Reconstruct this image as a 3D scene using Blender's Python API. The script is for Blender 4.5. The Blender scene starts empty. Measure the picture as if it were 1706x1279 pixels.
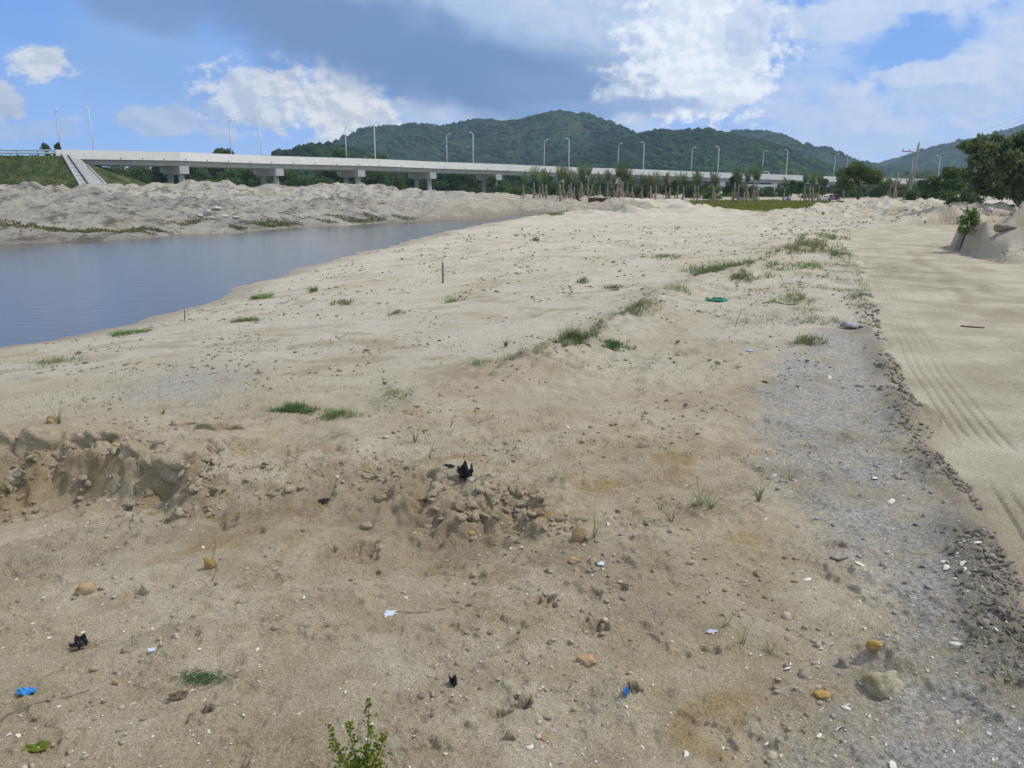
import bpy, math, random
import numpy as np
from mathutils import Vector, Matrix
random.seed(7)
RNG = np.random.default_rng(11)
S = bpy.context.scene
C = S.collection
R = math.radians

# ------------------------------------------------------------------ camera
EYE = 1.7; FPX = 1290.0; HOR = 315.0
PITCH = math.atan((639.5 - HOR) / FPX)
cam_d = bpy.data.cameras.new('camera'); cam = bpy.data.objects.new('camera', cam_d); C.objects.link(cam)
cam.location = (0, 0, EYE); cam.rotation_euler = (math.pi / 2 - PITCH, 0, 0)
cam_d.sensor_width = 36.0; cam_d.lens = 36.0 * FPX / 1706.0
cam_d.clip_start = 0.05; cam_d.clip_end = 20000
S.camera = cam
S.view_settings.view_transform = 'Standard'; S.view_settings.look = 'None'
S.view_settings.exposure = 0.43; S.view_settings.gamma = 1.0
S.render.resolution_x = 1024; S.render.resolution_y = 768

def ray(u, v):
    a = (u - 853.0) / FPX; b = -(v - 639.5) / FPX
    c, s = math.cos(PITCH), math.sin(PITCH)
    return np.array([a, c + b * s, b * c - s])
def at_y(u, v, Y):
    d = ray(u, v); t = Y / d[1]; return (d[0] * t, Y, EYE + d[2] * t)
def on_z(u, v, z):
    d = ray(u, v); t = (z - EYE) / d[2]; return (d[0] * t, d[1] * t)
def azel(u, v):
    d = ray(u, v)
    return math.degrees(math.atan2(d[0], d[1])), math.degrees(math.atan2(d[2], math.hypot(d[0], d[1])))

# ------------------------------------------------------------------ node helper
class NT:
    def __init__(s, tree): s.t = tree; s.n = tree.nodes; s.l = tree.links
    def node(s, typ, **kw):
        n = s.n.new(typ)
        for k, v in kw.items(): setattr(n, k, v)
        return n
    def put(s, sock, v):
        if v is None: return
        if hasattr(v, 'is_linked') or isinstance(v, bpy.types.NodeSocket): s.l.new(v, sock)
        else: sock.default_value = v
    def math(s, op, a, b=None, c=None, clamp=False):
        n = s.node('ShaderNodeMath', operation=op, use_clamp=clamp)
        s.put(n.inputs[0], a); s.put(n.inputs[1], b); s.put(n.inputs[2], c)
        return n.outputs[0]
    def vmath(s, op, a, b=None):
        n = s.node('ShaderNodeVectorMath', operation=op); s.put(n.inputs[0], a); s.put(n.inputs[1], b)
        return n.outputs[0]
    def scale(s, a, f):
        n = s.node('ShaderNodeVectorMath', operation='SCALE'); s.put(n.inputs[0], a); s.put(n.inputs[3], f); return n.outputs[0]
    def mix(s, f, a, b, mode='MIX'):
        n = s.node('ShaderNodeMix', data_type='RGBA', blend_type=mode)
        s.put(n.inputs[0], f)
        for i, v in ((6, a), (7, b)):
            if isinstance(v, (tuple, list)) and len(v) == 3: v = (*v, 1)
            s.put(n.inputs[i], v)
        return n.outputs[2]
    def noise(s, vec, scale, detail=4, rough=0.5, dist=0.0, lac=2.0):
        n = s.node('ShaderNodeTexNoise'); s.put(n.inputs['Vector'], vec)
        n.inputs['Scale'].default_value = scale; n.inputs['Detail'].default_value = detail
        n.inputs['Roughness'].default_value = rough; n.inputs['Distortion'].default_value = dist
        n.inputs['Lacunarity'].default_value = lac
        return n.outputs[0]
    def vor(s, vec, scale, feature='F1', out=0, rnd=1.0):
        n = s.node('ShaderNodeTexVoronoi', feature=feature); s.put(n.inputs['Vector'], vec)
        n.inputs['Scale'].default_value = scale; n.inputs['Randomness'].default_value = rnd
        return n.outputs[out]
    def ramp(s, f, lo, hi, a=0.0, b=1.0, smooth=True):
        n = s.node('ShaderNodeMapRange', interpolation_type='SMOOTHSTEP' if smooth else 'LINEAR')
        s.put(n.inputs[0], f); n.inputs[1].default_value = lo; n.inputs[2].default_value = hi
        n.inputs[3].default_value = a; n.inputs[4].default_value = b
        return n.outputs[0]
    def comb(s, x, y, z):
        n = s.node('ShaderNodeCombineXYZ'); s.put(n.inputs[0], x); s.put(n.inputs[1], y); s.put(n.inputs[2], z); return n.outputs[0]
    def sep(s, v):
        n = s.node('ShaderNodeSeparateXYZ'); s.put(n.inputs[0], v); return n.outputs
    def bump(s, h, strength=0.3, dist=0.02, nrm=None):
        n = s.node('ShaderNodeBump'); s.put(n.inputs['Height'], h)
        n.inputs['Strength'].default_value = strength; n.inputs['Distance'].default_value = dist
        if nrm is not None: s.put(n.inputs['Normal'], nrm)
        return n.outputs[0]
def material(name, rough=0.8, spec=0.3):
    m = bpy.data.materials.new(name); m.use_nodes = True
    t = NT(m.node_tree); b = m.node_tree.nodes['Principled BSDF']
    b.inputs['Roughness'].default_value = rough
    b.inputs['Specular IOR Level'].default_value = spec
    return m, t, b

# ------------------------------------------------------------------ world: sky and clouds by direction
SUN_EL, SUN_AZ = R(54), R(84)      # azimuth clockwise from +Y (the view direction)
W = bpy.data.worlds.new('World'); S.world = W; W.use_nodes = True
w = NT(W.node_tree)
for n in list(w.n): w.n.remove(n)
sky = w.node('ShaderNodeTexSky', sky_type='NISHITA', sun_disc=False)
sky.sun_elevation = SUN_EL; sky.sun_rotation = SUN_AZ
sky.altitude = 0; sky.air_density = 1.0; sky.dust_density = 0.4; sky.ozone_density = 1.6
tc = w.node('ShaderNodeTexCoord')
dx, dy, dz = w.sep(tc.outputs['Generated'])
azr = w.math('ARCTAN2', dx, dy)
AZ = w.math('MULTIPLY', azr, 57.29578)
EL = w.math('MULTIPLY', w.math('ARCSINE', dz), 57.29578)
P0 = w.comb(AZ, EL, 0.0)
nw = w.node('ShaderNodeTexNoise'); w.put(nw.inputs['Vector'], P0); nw.inputs['Scale'].default_value = 0.30; nw.inputs['Detail'].default_value = 5
warp = w.scale(w.vmath('SUBTRACT', nw.outputs['Color'], (0.5, 0.5, 0.5)), 2.2)
P = w.vmath('ADD', P0, warp)
PX, PY, _ = w.sep(P)
Pst = w.comb(AZ, w.math('MULTIPLY', EL, 1.35), 3.0)
n_big = w.noise(Pst, 0.16, 7, 0.58)
n_mid = w.noise(Pst, 0.45, 9, 0.60)
n_fin = w.noise(Pst, 0.9, 9, 0.62)
# relief light: noise here minus noise a little towards the sun (up and right)
off = w.vmath('ADD', Pst, (0.35, 0.45, 0.0))
relief = w.math('SUBTRACT', n_mid, w.noise(off, 0.45, 9, 0.60))
# clear sky, slightly deeper blue than Nishita near the horizon
def dc(r, g, b, k=8.5):
    """display colour of a cloud or the clear sky -> radiance at this world's strength and exposure"""
    f = lambda q: ((q / 255 + .055) / 1.055) ** 2.4
    return (f(r) * k, f(g) * k, f(b) * k)
skyb = w.mix(1.0, sky.outputs[0], (0.86, 1.0, 1.22), 'MULTIPLY')
grad = w.mix(w.ramp(EL, 0.0, 13.0), dc(138, 186, 254), dc(92, 148, 238))
col = w.mix(0.9, skyb, grad)
def blob(col, u, v, ru, rv, ang, color, soft=0.5, amp=1.0, op=1.0, nz=None, thr=0.0, shade=0.0, warp_on=True):
    """cloud patch: ellipse in azimuth/elevation degrees, edge broken by noise"""
    a0, e0 = azel(u, v); k = math.degrees(1 / FPX)
    ru *= k; rv *= k
    x = w.math('SUBTRACT', PX if warp_on else AZ, a0); y = w.math('SUBTRACT', PY if warp_on else EL, e0)
    ca, sa = math.cos(R(ang)), math.sin(R(ang))
    xr = w.math('ADD', w.math('MULTIPLY', x, ca / ru), w.math('MULTIPLY', y, sa / ru))
    yr = w.math('ADD', w.math('MULTIPLY', x, -sa / rv), w.math('MULTIPLY', y, ca / rv))
    d2 = w.math('SQRT', w.math('ADD', w.math('MULTIPLY', xr, xr), w.math('MULTIPLY', yr, yr)))
    f = w.math('SUBTRACT', 1.0, d2)
    if amp: f = w.math('ADD', f, w.math('MULTIPLY', w.math('SUBTRACT', nz or n_mid, 0.5), amp * 2))
    m = w.ramp(f, thr, thr + soft, 0.0, op)
    c = color
    if shade:
        c = w.mix(w.ramp(relief, -0.10, 0.10, 0.0, 1.0), tuple(q * (1 - shade) * t for q, t in zip(color, (0.93, 0.99, 1.07))), tuple(min(10.5, q * (1 + shade * 0.35)) for q in color))
    return w.mix(m, col, c)
# broad thin veil near the horizon and to the right
veil = w.math('MULTIPLY', w.ramp(w.noise(w.comb(AZ, w.math('MULTIPLY', EL, 2.6), 8.0), 0.11, 8, 0.6), 0.42, 0.62), w.ramp(AZ, -22, 20, 0.12, 0.75))
veil = w.math('MAXIMUM', veil, w.math('MULTIPLY', w.ramp(EL, 7.0, 0.0), w.ramp(AZ, -30, 0, 0.15, 0.5)))
col = w.mix(veil, col, dc(208, 220, 246))
col = blob(col, 230, 90, 150, 110, 0, dc(135, 170, 218), 0.8, 0.9, 0.6, n_big)
col = blob(col, 280, 208, 110, 24, -4, dc(196, 203, 222), 0.45, 1.1, 0.75, n_mid, shade=0.12)
col = blob(col, 400, 190, 90, 22, -4, dc(190, 200, 222), 0.45, 1.1, 0.7, n_mid, shade=0.12)
col = blob(col, 20, 222, 110, 18, 0, dc(190, 200, 224), 0.5, 1.0, 0.6, n_mid, shade=0.1)
col = blob(col, 730, 182, 170, 38, 2, dc(196, 206, 226), 0.5, 0.9, 0.85, n_mid, shade=0.10)
col = blob(col, 1460, 12, 300, 26, 4, dc(214, 222, 240), 0.6, 1.3, 0.85, n_mid, shade=0.06)
col = blob(col, 1420, 46, 90, 14, 4, dc(212, 220, 238), 0.5, 1.1, 0.7, n_mid)
col = blob(col, 1700, 55, 90, 66, -30, dc(212, 220, 240), 0.6, 1.1, 0.8, n_mid, shade=0.06)
col = blob(col, 1610, 150, 240, 58, 10, dc(204, 214, 238), 0.55, 0.9, 0.85, n_mid, shade=0.08)
col = blob(col, 1590, 112, 160, 20, 8, dc(216, 222, 238), 0.4, 1.1, 0.8, n_mid, shade=0.06)
col = blob(col, 1340, 190, 170, 70, -14, dc(206, 216, 240), 0.8, 0.9, 0.8, n_mid, shade=0.06)
col = blob(col, 1500, 240, 320, 30, 0, dc(190, 208, 240), 0.8, 0.8, 0.7, n_big)
# small cumulus on the left
col = blob(col, 66, 110, 56, 28, 8, dc(232, 230, 232), 0.42, 0.8, 0.95, n_fin, 0.05, shade=0.2)
col = blob(col, -8, 172, 34, 28, 0, dc(205, 207, 215), 0.3, 0.8, 0.9, n_fin, shade=0.18)
col = blob(col, 440, 158, 104, 58, -6, dc(220, 224, 232), 0.5, 0.95, 0.95, n_fin, -0.05, shade=0.2)
col = blob(col, 455, 128, 40, 22, 0, dc(226, 224, 224), 0.25, 0.9, 0.9, n_fin, 0.0, shade=0.2)
col = blob(col, 575, 172, 96, 70, -8, dc(236, 233, 232), 0.5, 0.95, 0.97, n_fin, -0.08, shade=0.22)
# the great cloud: pale top, grey blue belly slanting down to the right
col = blob(col, 820, 0, 560, 165, -11, dc(170, 190, 224), 0.35, 0.5, 0.97, n_big)
col = blob(col, 990, 20, 270, 100, -10, dc(200, 212, 234), 0.6, 0.7, 0.85, n_big, shade=0.08)
col = blob(col, 650, -20, 170, 40, -8, dc(176, 194, 222), 0.7, 0.8, 0.7, n_big)
col = blob(col, 560, 50, 420, 92, -17, dc(88, 118, 172), 0.7, 0.5, 0.95, n_big)
col = blob(col, 800, 108, 330, 84, -8, dc(90, 122, 176), 0.7, 0.5, 0.95, n_big)
col = blob(col, 960, 150, 200, 40, -4, dc(112, 140, 188), 0.8, 0.6, 0.85, n_big)
col = blob(col, 240, 10, 110, 40, -14, dc(98, 128, 180), 0.6, 0.6, 0.8, n_big)
# sunlit cumulus at its right end
col = blob(col, 1140, 130, 150, 72, 8, dc(200, 208, 224), 0.35, 0.9, 0.95, n_mid, 0.0, shade=0.14)
col = blob(col, 1170, 62, 118, 125, 0, dc(252, 252, 254), 0.6, 0.95, 0.98, n_fin, -0.2, shade=0.14)
col = blob(col, 1190, 120, 100, 82, 0, dc(252, 252, 254), 0.6, 0.95, 0.96, n_fin, -0.15, shade=0.14)
col = blob(col, 1245, 60, 36, 50, 0, dc(210, 218, 236), 0.3, 0.95, 0.85, n_fin, 0.0, shade=0.12)
col = blob(col, 1040, 178, 190, 18, 0, dc(128, 158, 210), 0.6, 0.6, 0.75, n_big)
# the rest of the dome: broken bright cloud overhead (lights the ground softly)
hi = w.ramp(EL, 13.0, 24.0)
ovc = w.mix(w.ramp(w.noise(tc.outputs['Generated'], 3.0, 6, 0.55), 0.36, 0.60), (2.5, 3.7, 6.0), (6.0, 6.1, 6.4))
col = w.mix(w.math('MULTIPLY', hi, 0.9), col, ovc)
back = w.ramp(w.math('ABSOLUTE', AZ), 45.0, 70.0, 0.0, 0.85)
col = w.mix(back, col, ovc)
bg = w.node('ShaderNodeBackground'); w.put(bg.inputs[0], col); bg.inputs[1].default_value = 0.1
wo = w.node('ShaderNodeOutputWorld'); w.l.new(bg.outputs[0], wo.inputs[0])
W.cycles.sampling_method = 'AUTOMATIC'

# ------------------------------------------------------------------ sun through thin cloud
sd = bpy.data.lights.new('sun', 'SUN'); so = bpy.data.objects.new('sun', sd); C.objects.link(so)
sd.energy = 2.35; sd.angle = R(7); sd.color = (1.0, 0.95, 0.86)
sv = Vector((math.sin(SUN_AZ) * math.cos(SUN_EL), math.cos(SUN_AZ) * math.cos(SUN_EL), math.sin(SUN_EL)))
so.rotation_euler = sv.to_track_quat('Z', 'Y').to_euler()
so.location = (30, -30, 60)

# ------------------------------------------------------------------ tagging
ORD = ['first', 'second', 'third', 'fourth', 'fifth', 'sixth', 'seventh', 'eighth', 'ninth', 'tenth', 'eleventh', 'twelfth',
       'thirteenth', 'fourteenth', 'fifteenth', 'sixteenth', 'seventeenth', 'eighteenth', 'nineteenth', 'twentieth']
TENS = {20: 'twenty', 30: 'thirty', 40: 'forty', 50: 'fifty', 60: 'sixty', 70: 'seventy', 80: 'eighty'}
TENO = {30: 'thirtieth', 40: 'fortieth', 50: 'fiftieth', 60: 'sixtieth', 70: 'seventieth', 80: 'eightieth'}
def nth(i):
    i += 1
    if i <= 20: return ORD[i - 1]
    t = i // 10 * 10
    return TENO[t] if i % 10 == 0 else TENS[t] + '-' + ORD[i % 10 - 1]
def tag(o, label=None, cat=None, group=None, kind=None):
    if label: o['label'] = label
    if cat: o['category'] = cat
    if group: o['group'] = group
    if kind: o['kind'] = kind
    return o
def empty(name, loc=(0, 0, 0), rz=0.0):
    o = bpy.data.objects.new(name, None); C.objects.link(o); o.location = loc; o.rotation_euler = (0, 0, rz)
    o.empty_display_size = 0.2
    return o
def copy_tree(o, parent=None):
    c = o.copy(); C.objects.link(c)
    if parent is not None: c.parent = parent
    for ch in list(o.children): copy_tree(ch, c)
    return c
def mesh_np(name, V, F, mat=None, parent=None, smooth=False, ntri=None):
    """V (n,3); F (m,k) array or list of tuples"""
    me = bpy.data.meshes.new(name)
    V = np.asarray(V, dtype=np.float32)
    if isinstance(F, np.ndarray):
        m, k = F.shape
        me.vertices.add(len(V)); me.vertices.foreach_set('co', V.ravel())
        me.loops.add(m * k); me.loops.foreach_set('vertex_index', F.ravel().astype(np.int32))
        me.polygons.add(m)
        me.polygons.foreach_set('loop_start', np.arange(0, m * k, k, dtype=np.int32))
        me.polygons.foreach_set('loop_total', np.full(m, k, dtype=np.int32))
        me.update(calc_edges=True)
    else:
        me.from_pydata([tuple(v) for v in V], [], F); me.update()
    if smooth: me.polygons.foreach_set('use_smooth', np.ones(len(me.polygons), dtype=bool))
    o = bpy.data.objects.new(name, me); C.objects.link(o)
    if mat: me.materials.append(mat)
    if parent is not None: o.parent = parent
    return o

class MB:
    """collects boxes, bars and tubes; build() links them as one mesh"""
    def __init__(s): s.v = []; s.f = []
    def add(s, V, F):
        k = len(s.v); s.v += [tuple(p) for p in V]; s.f += [tuple(i + k for i in f) for f in F]
    def box(s, c, size, rz=0.0, taper=1.0, M=None):
        hx, hy, hz = size[0] / 2, size[1] / 2, size[2] / 2
        V = []
        for z, t in ((-hz, 1.0), (hz, taper)):
            for x, y in ((-hx, -hy), (hx, -hy), (hx, hy), (-hx, hy)):
                V.append(Vector((x * t, y * t, z)))
        Rm = Matrix.Rotation(rz, 3, 'Z') if M is None else M
        V = [Rm @ p + Vector(c) for p in V]
        s.add(V, [(0, 3, 2, 1), (4, 5, 6, 7), (0, 1, 5, 4), (1, 2, 6, 5), (2, 3, 7, 6), (3, 0, 4, 7)])
    def tube(s, pts, rads, n=8, cap=True):
        pts = [Vector(p) for p in pts]
        if not hasattr(rads, '__len__'): rads = [rads] * len(pts)
        V = []; F = []
        up = Vector((0.13, 0.21, 1)).normalized()
        for i, p in enumerate(pts):
            d = (pts[min(i + 1, len(pts) - 1)] - pts[max(i - 1, 0)]).normalized()
            a = d.cross(up)
            if a.length < 0.15: a = d.cross(Vector((1, 0, 0)))
            a.normalize(); b = d.cross(a).normalized()
            for k in range(n):
                t = 2 * math.pi * k / n
                V.append(p + (a * math.cos(t) + b * math.sin(t)) * rads[i])
        for i in range(len(pts) - 1):
            for k in range(n):
                F.append((i * n + k, i * n + (k + 1) % n, (i + 1) * n + (k + 1) % n, (i + 1) * n + k))
        if cap:
            F.append(tuple(range(n - 1, -1, -1))); F.append(tuple((len(pts) - 1) * n + k for k in range(n)))
        s.add(V, F)
    def extrude(s, sections):
        """sections: list of equal-length closed outlines (lists of 3d points)"""
        n = len(sections[0]); V = [p for sec in sections for p in sec]; F = []
        for i in range(len(sections) - 1):
            for k in range(n):
                F.append((i * n + k, i * n + (k + 1) % n, (i + 1) * n + (k + 1) % n, (i + 1) * n + k))
        F.append(tuple(range(n - 1, -1, -1))); F.append(tuple((len(sections) - 1) * n + k for k in range(n)))
        s.add(V, F)
    def build(s, name, mat, parent=None, smooth=False):
        return mesh_np(name, s.v, s.f, mat, parent, smooth)

# ------------------------------------------------------------------ numpy noise
def _h(ix, iy, seed):
    with np.errstate(over='ignore'):
        h = (ix.astype(np.uint32) * np.uint32(374761393) + iy.astype(np.uint32) * np.uint32(668265263) + np.uint32((seed * 2246822519) & 0xffffffff))
        h = (h ^ (h >> np.uint32(13))) * np.uint32(1274126177)
        h = h ^ (h >> np.uint32(16))
    return h
def pn(x, y, seed=0):
    """gradient noise about -1..1"""
    x = np.asarray(x, float); y = np.asarray(y, float)
    fx = np.floor(x); fy = np.floor(y); ix = fx.astype(np.int64); iy = fy.astype(np.int64)
    tx = x - fx; ty = y - fy
    sx = tx * tx * tx * (tx * (tx * 6 - 15) + 10); sy = ty * ty * ty * (ty * (ty * 6 - 15) + 10)
    def g(i, j, px, py):
        a = _h(i, j, seed).astype(np.float64) * (2 * math.pi / 4294967296.0)
        return np.cos(a) * px + np.sin(a) * py
    a = g(ix, iy, tx, ty); b = g(ix + 1, iy, tx - 1, ty); c = g(ix, iy + 1, tx, ty - 1); d = g(ix + 1, iy + 1, tx - 1, ty - 1)
    return ((a + (b - a) * sx) * (1 - sy) + (c + (d - c) * sx) * sy) * 1.5
def fbm(x, y, lam, octs, seed=0, gain=0.5, sp=None, ridged=False):
    """octaves from wavelength lam down; octaves finer than the mesh spacing sp are left out"""
    out = 0; a = 1.0
    for o in range(octs):
        l = lam / 2 ** o
        n = pn(x / l + 17.3 * o, y / l - 9.1 * o, seed + o)
        if ridged: n = 1 - 2 * np.abs(n)
        if sp is not None: n = n * np.clip(l / (3.0 * sp) - 0.33, 0, 1)
        out = out + a * n; a *= gain
    return out
def sstep(a, b, x):
    t = np.clip((x - a) / (b - a), 0, 1); return t * t * (3 - 2 * t)
def seg_d(x, y, pts):
    """distance to open polyline, arc parameter (index) of nearest point, signed side (+ left)"""
    best = np.full(np.shape(x), 1e18); par = np.zeros(np.shape(x)); side = np.zeros(np.shape(x))
    for i in range(len(pts) - 1):
        ax, ay = pts[i]; bx, by = pts[i + 1]; ex, ey = bx - ax, by - ay; L = ex * ex + ey * ey
        t = np.clip(((x - ax) * ex + (y - ay) * ey) / L, 0, 1)
        qx = x - ax - t * ex; qy = y - ay - t * ey; d = qx * qx + qy * qy
        m = d < best
        best = np.where(m, d, best); par = np.where(m, i + t, par)
        side = np.where(m, np.sign(ex * (y - ay) - ey * (x - ax)), side)
    return np.sqrt(best), par, side
def poly_sd(x, y, pts):
    """signed distance to polygon, negative inside"""
    d, _, _ = seg_d(x, y, list(pts) + [pts[0]])
    ins = np.zeros(np.shape(x), bool); n = len(pts)
    for i in range(n):
        ax, ay = pts[i]; bx, by = pts[(i + 1) % n]
        c = ((ay > y) != (by > y))
        xi = (bx - ax) * (y - ay) / (by - ay + 1e-12) + ax
        ins ^= (c & (x < xi))
    return np.where(ins, -d, d)

# ------------------------------------------------------------------ lie of the land
WZ = -0.9
near_px = [(-900, 800), (-400, 668), (0, 581), (80, 569), (150, 555), (230, 537), (300, 517), (350, 500), (400, 481), (450, 463), (520, 441), (600, 422),
           (680, 402), (740, 386), (800, 374), (850, 366), (880, 363)]
far_px = [(925, 360.5), (900, 358), (862, 356), (842, 358), (836, 362), (800, 365), (700, 369), (630, 372), (560, 376), (480, 380), (430, 384), (380, 389), (300, 389), (250, 397), (170, 401), (0, 407), (-400, 425), (-900, 445)]
near_w = [on_z(u, v, WZ) for u, v in near_px]; far_w = [on_z(u, v, WZ) for u, v in far_px]
WPOLY = near_w + far_w
POND = [on_z(u, v, WZ) for u, v in [(385, 348), (470, 349), (545, 347), (560, 344.5), (470, 343), (380, 344)]]
# ridges of dug sand: (u, crest v, distance), half width
def crest(rows): return [at_y(u, v, Y) for u, v, Y in rows]
RID = []
RID.append((crest([(-500, 300, 128), (-150, 303, 130), (0, 307, 134), (60, 310, 135), (120, 307, 136), (180, 306, 137), (240, 304, 138), (300, 303, 139), (350, 299, 140), (400, 302, 141),
            (430, 305, 142), (470, 309, 143), (520, 308, 144), (560, 306, 145), (620, 307, 145), (660, 311, 144), (700, 317, 142), (760, 320, 138), (830, 322, 134), (890, 326, 128), (960, 330, 122)]), 7.0))
RID.append((crest([(-600, 312, 60), (-200, 316, 62), (0, 314, 64), (60, 311, 65), (120, 315, 66), (165, 325, 68), (215, 331, 70), (270, 335, 72), (320, 338, 76)]), 7.5))
RID.append((crest([(325, 340, 64), (345, 336, 66), (375, 345, 66), (440, 352, 68), (480, 349, 70), (515, 334, 72), (545, 330, 74), (585, 332, 75), (620, 335, 76), (660, 341, 76), (720, 343, 76), (780, 347, 76), (822, 354, 75)]), 5.0))
RID.append((crest([(1372, 358, 53), (1395, 352, 54), (1425, 345, 55), (1450, 341, 55), (1500, 341, 54), (1560, 347, 52), (1610, 353, 48), (1660, 352, 42)]), 4.6))
RID.append((crest([(1648, 376, 23.5), (1672, 362, 24.5), (1706, 354, 24), (1780, 344, 22), (1950, 330, 20), (2200, 340, 17)]), 2.3))
RID.append((crest([(905, 334, 100), (960, 333, 100), (1040, 334, 98), (1110, 338, 90), (1150, 348, 72)]), 10.0))
LAWN = [on_z(u, v, -0.05) for u, v in [(1120, 337), (1160, 346), (1220, 351), (1300, 354), (1375, 353), (1405, 347), (1430, 342), (1500, 338.5), (1440, 337), (1300, 334.5), (1180, 334)]]
GREY = [on_z(u, v, -0.05) for u, v in [(1345, 545), (1290, 600), (1250, 640), (1240, 700), (1262, 770), (1330, 850), (1390, 930), (1440, 1000), (1405, 1080), (1380, 1180), (1330, 1290), (1500, 1700), (2300, 1700), (1706, 985), (1560, 770), (1480, 620), (1450, 545)]]
GREY2 = [on_z(u, v, -0.35) for u, v in [(170, 655), (230, 622), (330, 608), (415, 615), (420, 645), (330, 672), (230, 678)]]
GREYB = [at_y(u, v, Y)[:2] for u, v, Y in [(-200, 330, 50), (0, 370, 48), (220, 365, 52), (420, 350, 66), (560, 345, 74), (700, 350, 78), (560, 330, 90), (260, 330, 85), (-200, 320, 75)]]
edge_px = [(1398, 376), (1412, 400), (1438, 440), (1450, 480), (1462, 530), (1490, 600), (1530, 665), (1570, 730), (1605, 790), (1640, 850), (1675, 915), (1706, 975), (1760, 1100), (1850, 1400)]
EDGE = [on_z(u, v, -0.05) for u, v in edge_px]                    # left edge of the track
ROAD = EDGE + [on_z(u, v, -0.05) for u, v in [(2600, 1400), (2600, 520), (1900, 452), (1706, 436), (1640, 424), (1592, 408), (1598, 393), (1650, 384), (1800, 372), (1800, 366), (1590, 371.5), (1480, 374.5)]]
LIP = [on_z(u, v, z) for u, v, z in [(-700, 700, 0), (-300, 690, 0), (0, 686, 0), (60, 682, 0), (120, 682, 0), (200, 692, 0), (270, 702, 0), (330, 716, 0), (352, 740, -.02), (420, 738, -.03), (480, 742, -.05), (560, 736, -.05),
                                     (640, 742, -.05), (700, 762, -.05), (780, 772, -.03), (850, 786, -.03), (900, 806, -.03), (945, 842, -.03), (985, 900, -.04), (1010, 980, -.05)]]
LIPH = np.array([.34, .34, .34, .33, .32, .31, .33, .30, .20, .15, .14, .13, .13, .16, .21, .22, .19, .14, .08, .0])
# dents and holes: (u, v, width px, height px, depth)
DENT = [(325, 745, 95, 34, .05), (480, 748, 60, 26, .04), (560, 745, 60, 24, .04), (545, 803, 28, 26, .045), (497, 850, 16, 9, .05), (552, 880, 14, 8, .05), (600, 880, 60, 36, .06), (700, 812, 60, 44, .05),
        (420, 845, 40, 14, .03), (860, 850, 80, 60, .06), (70, 912, 40, 14, .03), (210, 945, 60, 30, .04), (345, 1190, 30, 12, .04), (900, 1022, 55, 28, .04), (985, 1065, 55, 28, .05), (870, 1190, 40, 24, .05),
        (1055, 1180, 30, 24, .04), (990, 1010, 26, 20, .03), (1038, 1000, 18, 14, .03), (830, 1205, 40, 20, .03), (1390, 930, 46, 10, .05), (360, 830, 60, 26, .03), (250, 1190, 50, 20, .02), (130, 1030, 60, 16, .03),
        (640, 1050, 120, 26, .02), (1140, 870, 60, 30, .02), (1050, 880, 60, 34, .025), (1140, 600, 50, 12, .05), (1135, 690, 40, 12, .03), (1050, 755, 50, 16, .03), (960, 625, 40, 10, .03), (980, 575, 40, 10, .03)]
DW = []
for u, v, wu, wv, dp in DENT:
    x, y = on_z(u, v, -0.2); x2, _ = on_z(u + wu / 2, v, -0.2); _, y2 = on_z(u, v - wv / 2, -0.2); DW.append((x, y, abs(x2 - x) + 1e-3, max(abs(y2 - y), 0.03), dp))
rr = RNG.random((420, 5))
for q in rr:                                                       # scattered hoof and foot marks
    r = 2.0 * (22.0 ** q[0]); a = (q[1] - 0.5) * 1.5
    x, y = r * math.sin(a), r * math.cos(a)
    k = 0.05 + 0.09 * q[2] + 0.004 * r
    DW.append((x, y, k, k * (0.6 + 0.8 * q[3]), (0.004 + 0.010 * q[4]) * min(1 + r / 8, 3.6)))
BUMP_AT = [(1475, 1125, 0.10, 0.07), (1040, 1165, 0.10, 0.045), (1475, 1100, 0.16, 0.04), (770, 775, 0.25, 0.05), (860, 1230, 0.1, 0.03)]
BW = [(*on_z(u, v, -.15), r, h) for u, v, r, h in BUMP_AT]
RIDGE_MID = [on_z(u, v, -0.1) for u, v in [(760, 650), (830, 610), (900, 585), (960, 560), (1040, 530), (1100, 497), (1170, 470), (1250, 452), (1310, 430), (1340, 400), (1390, 385)]]

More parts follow.
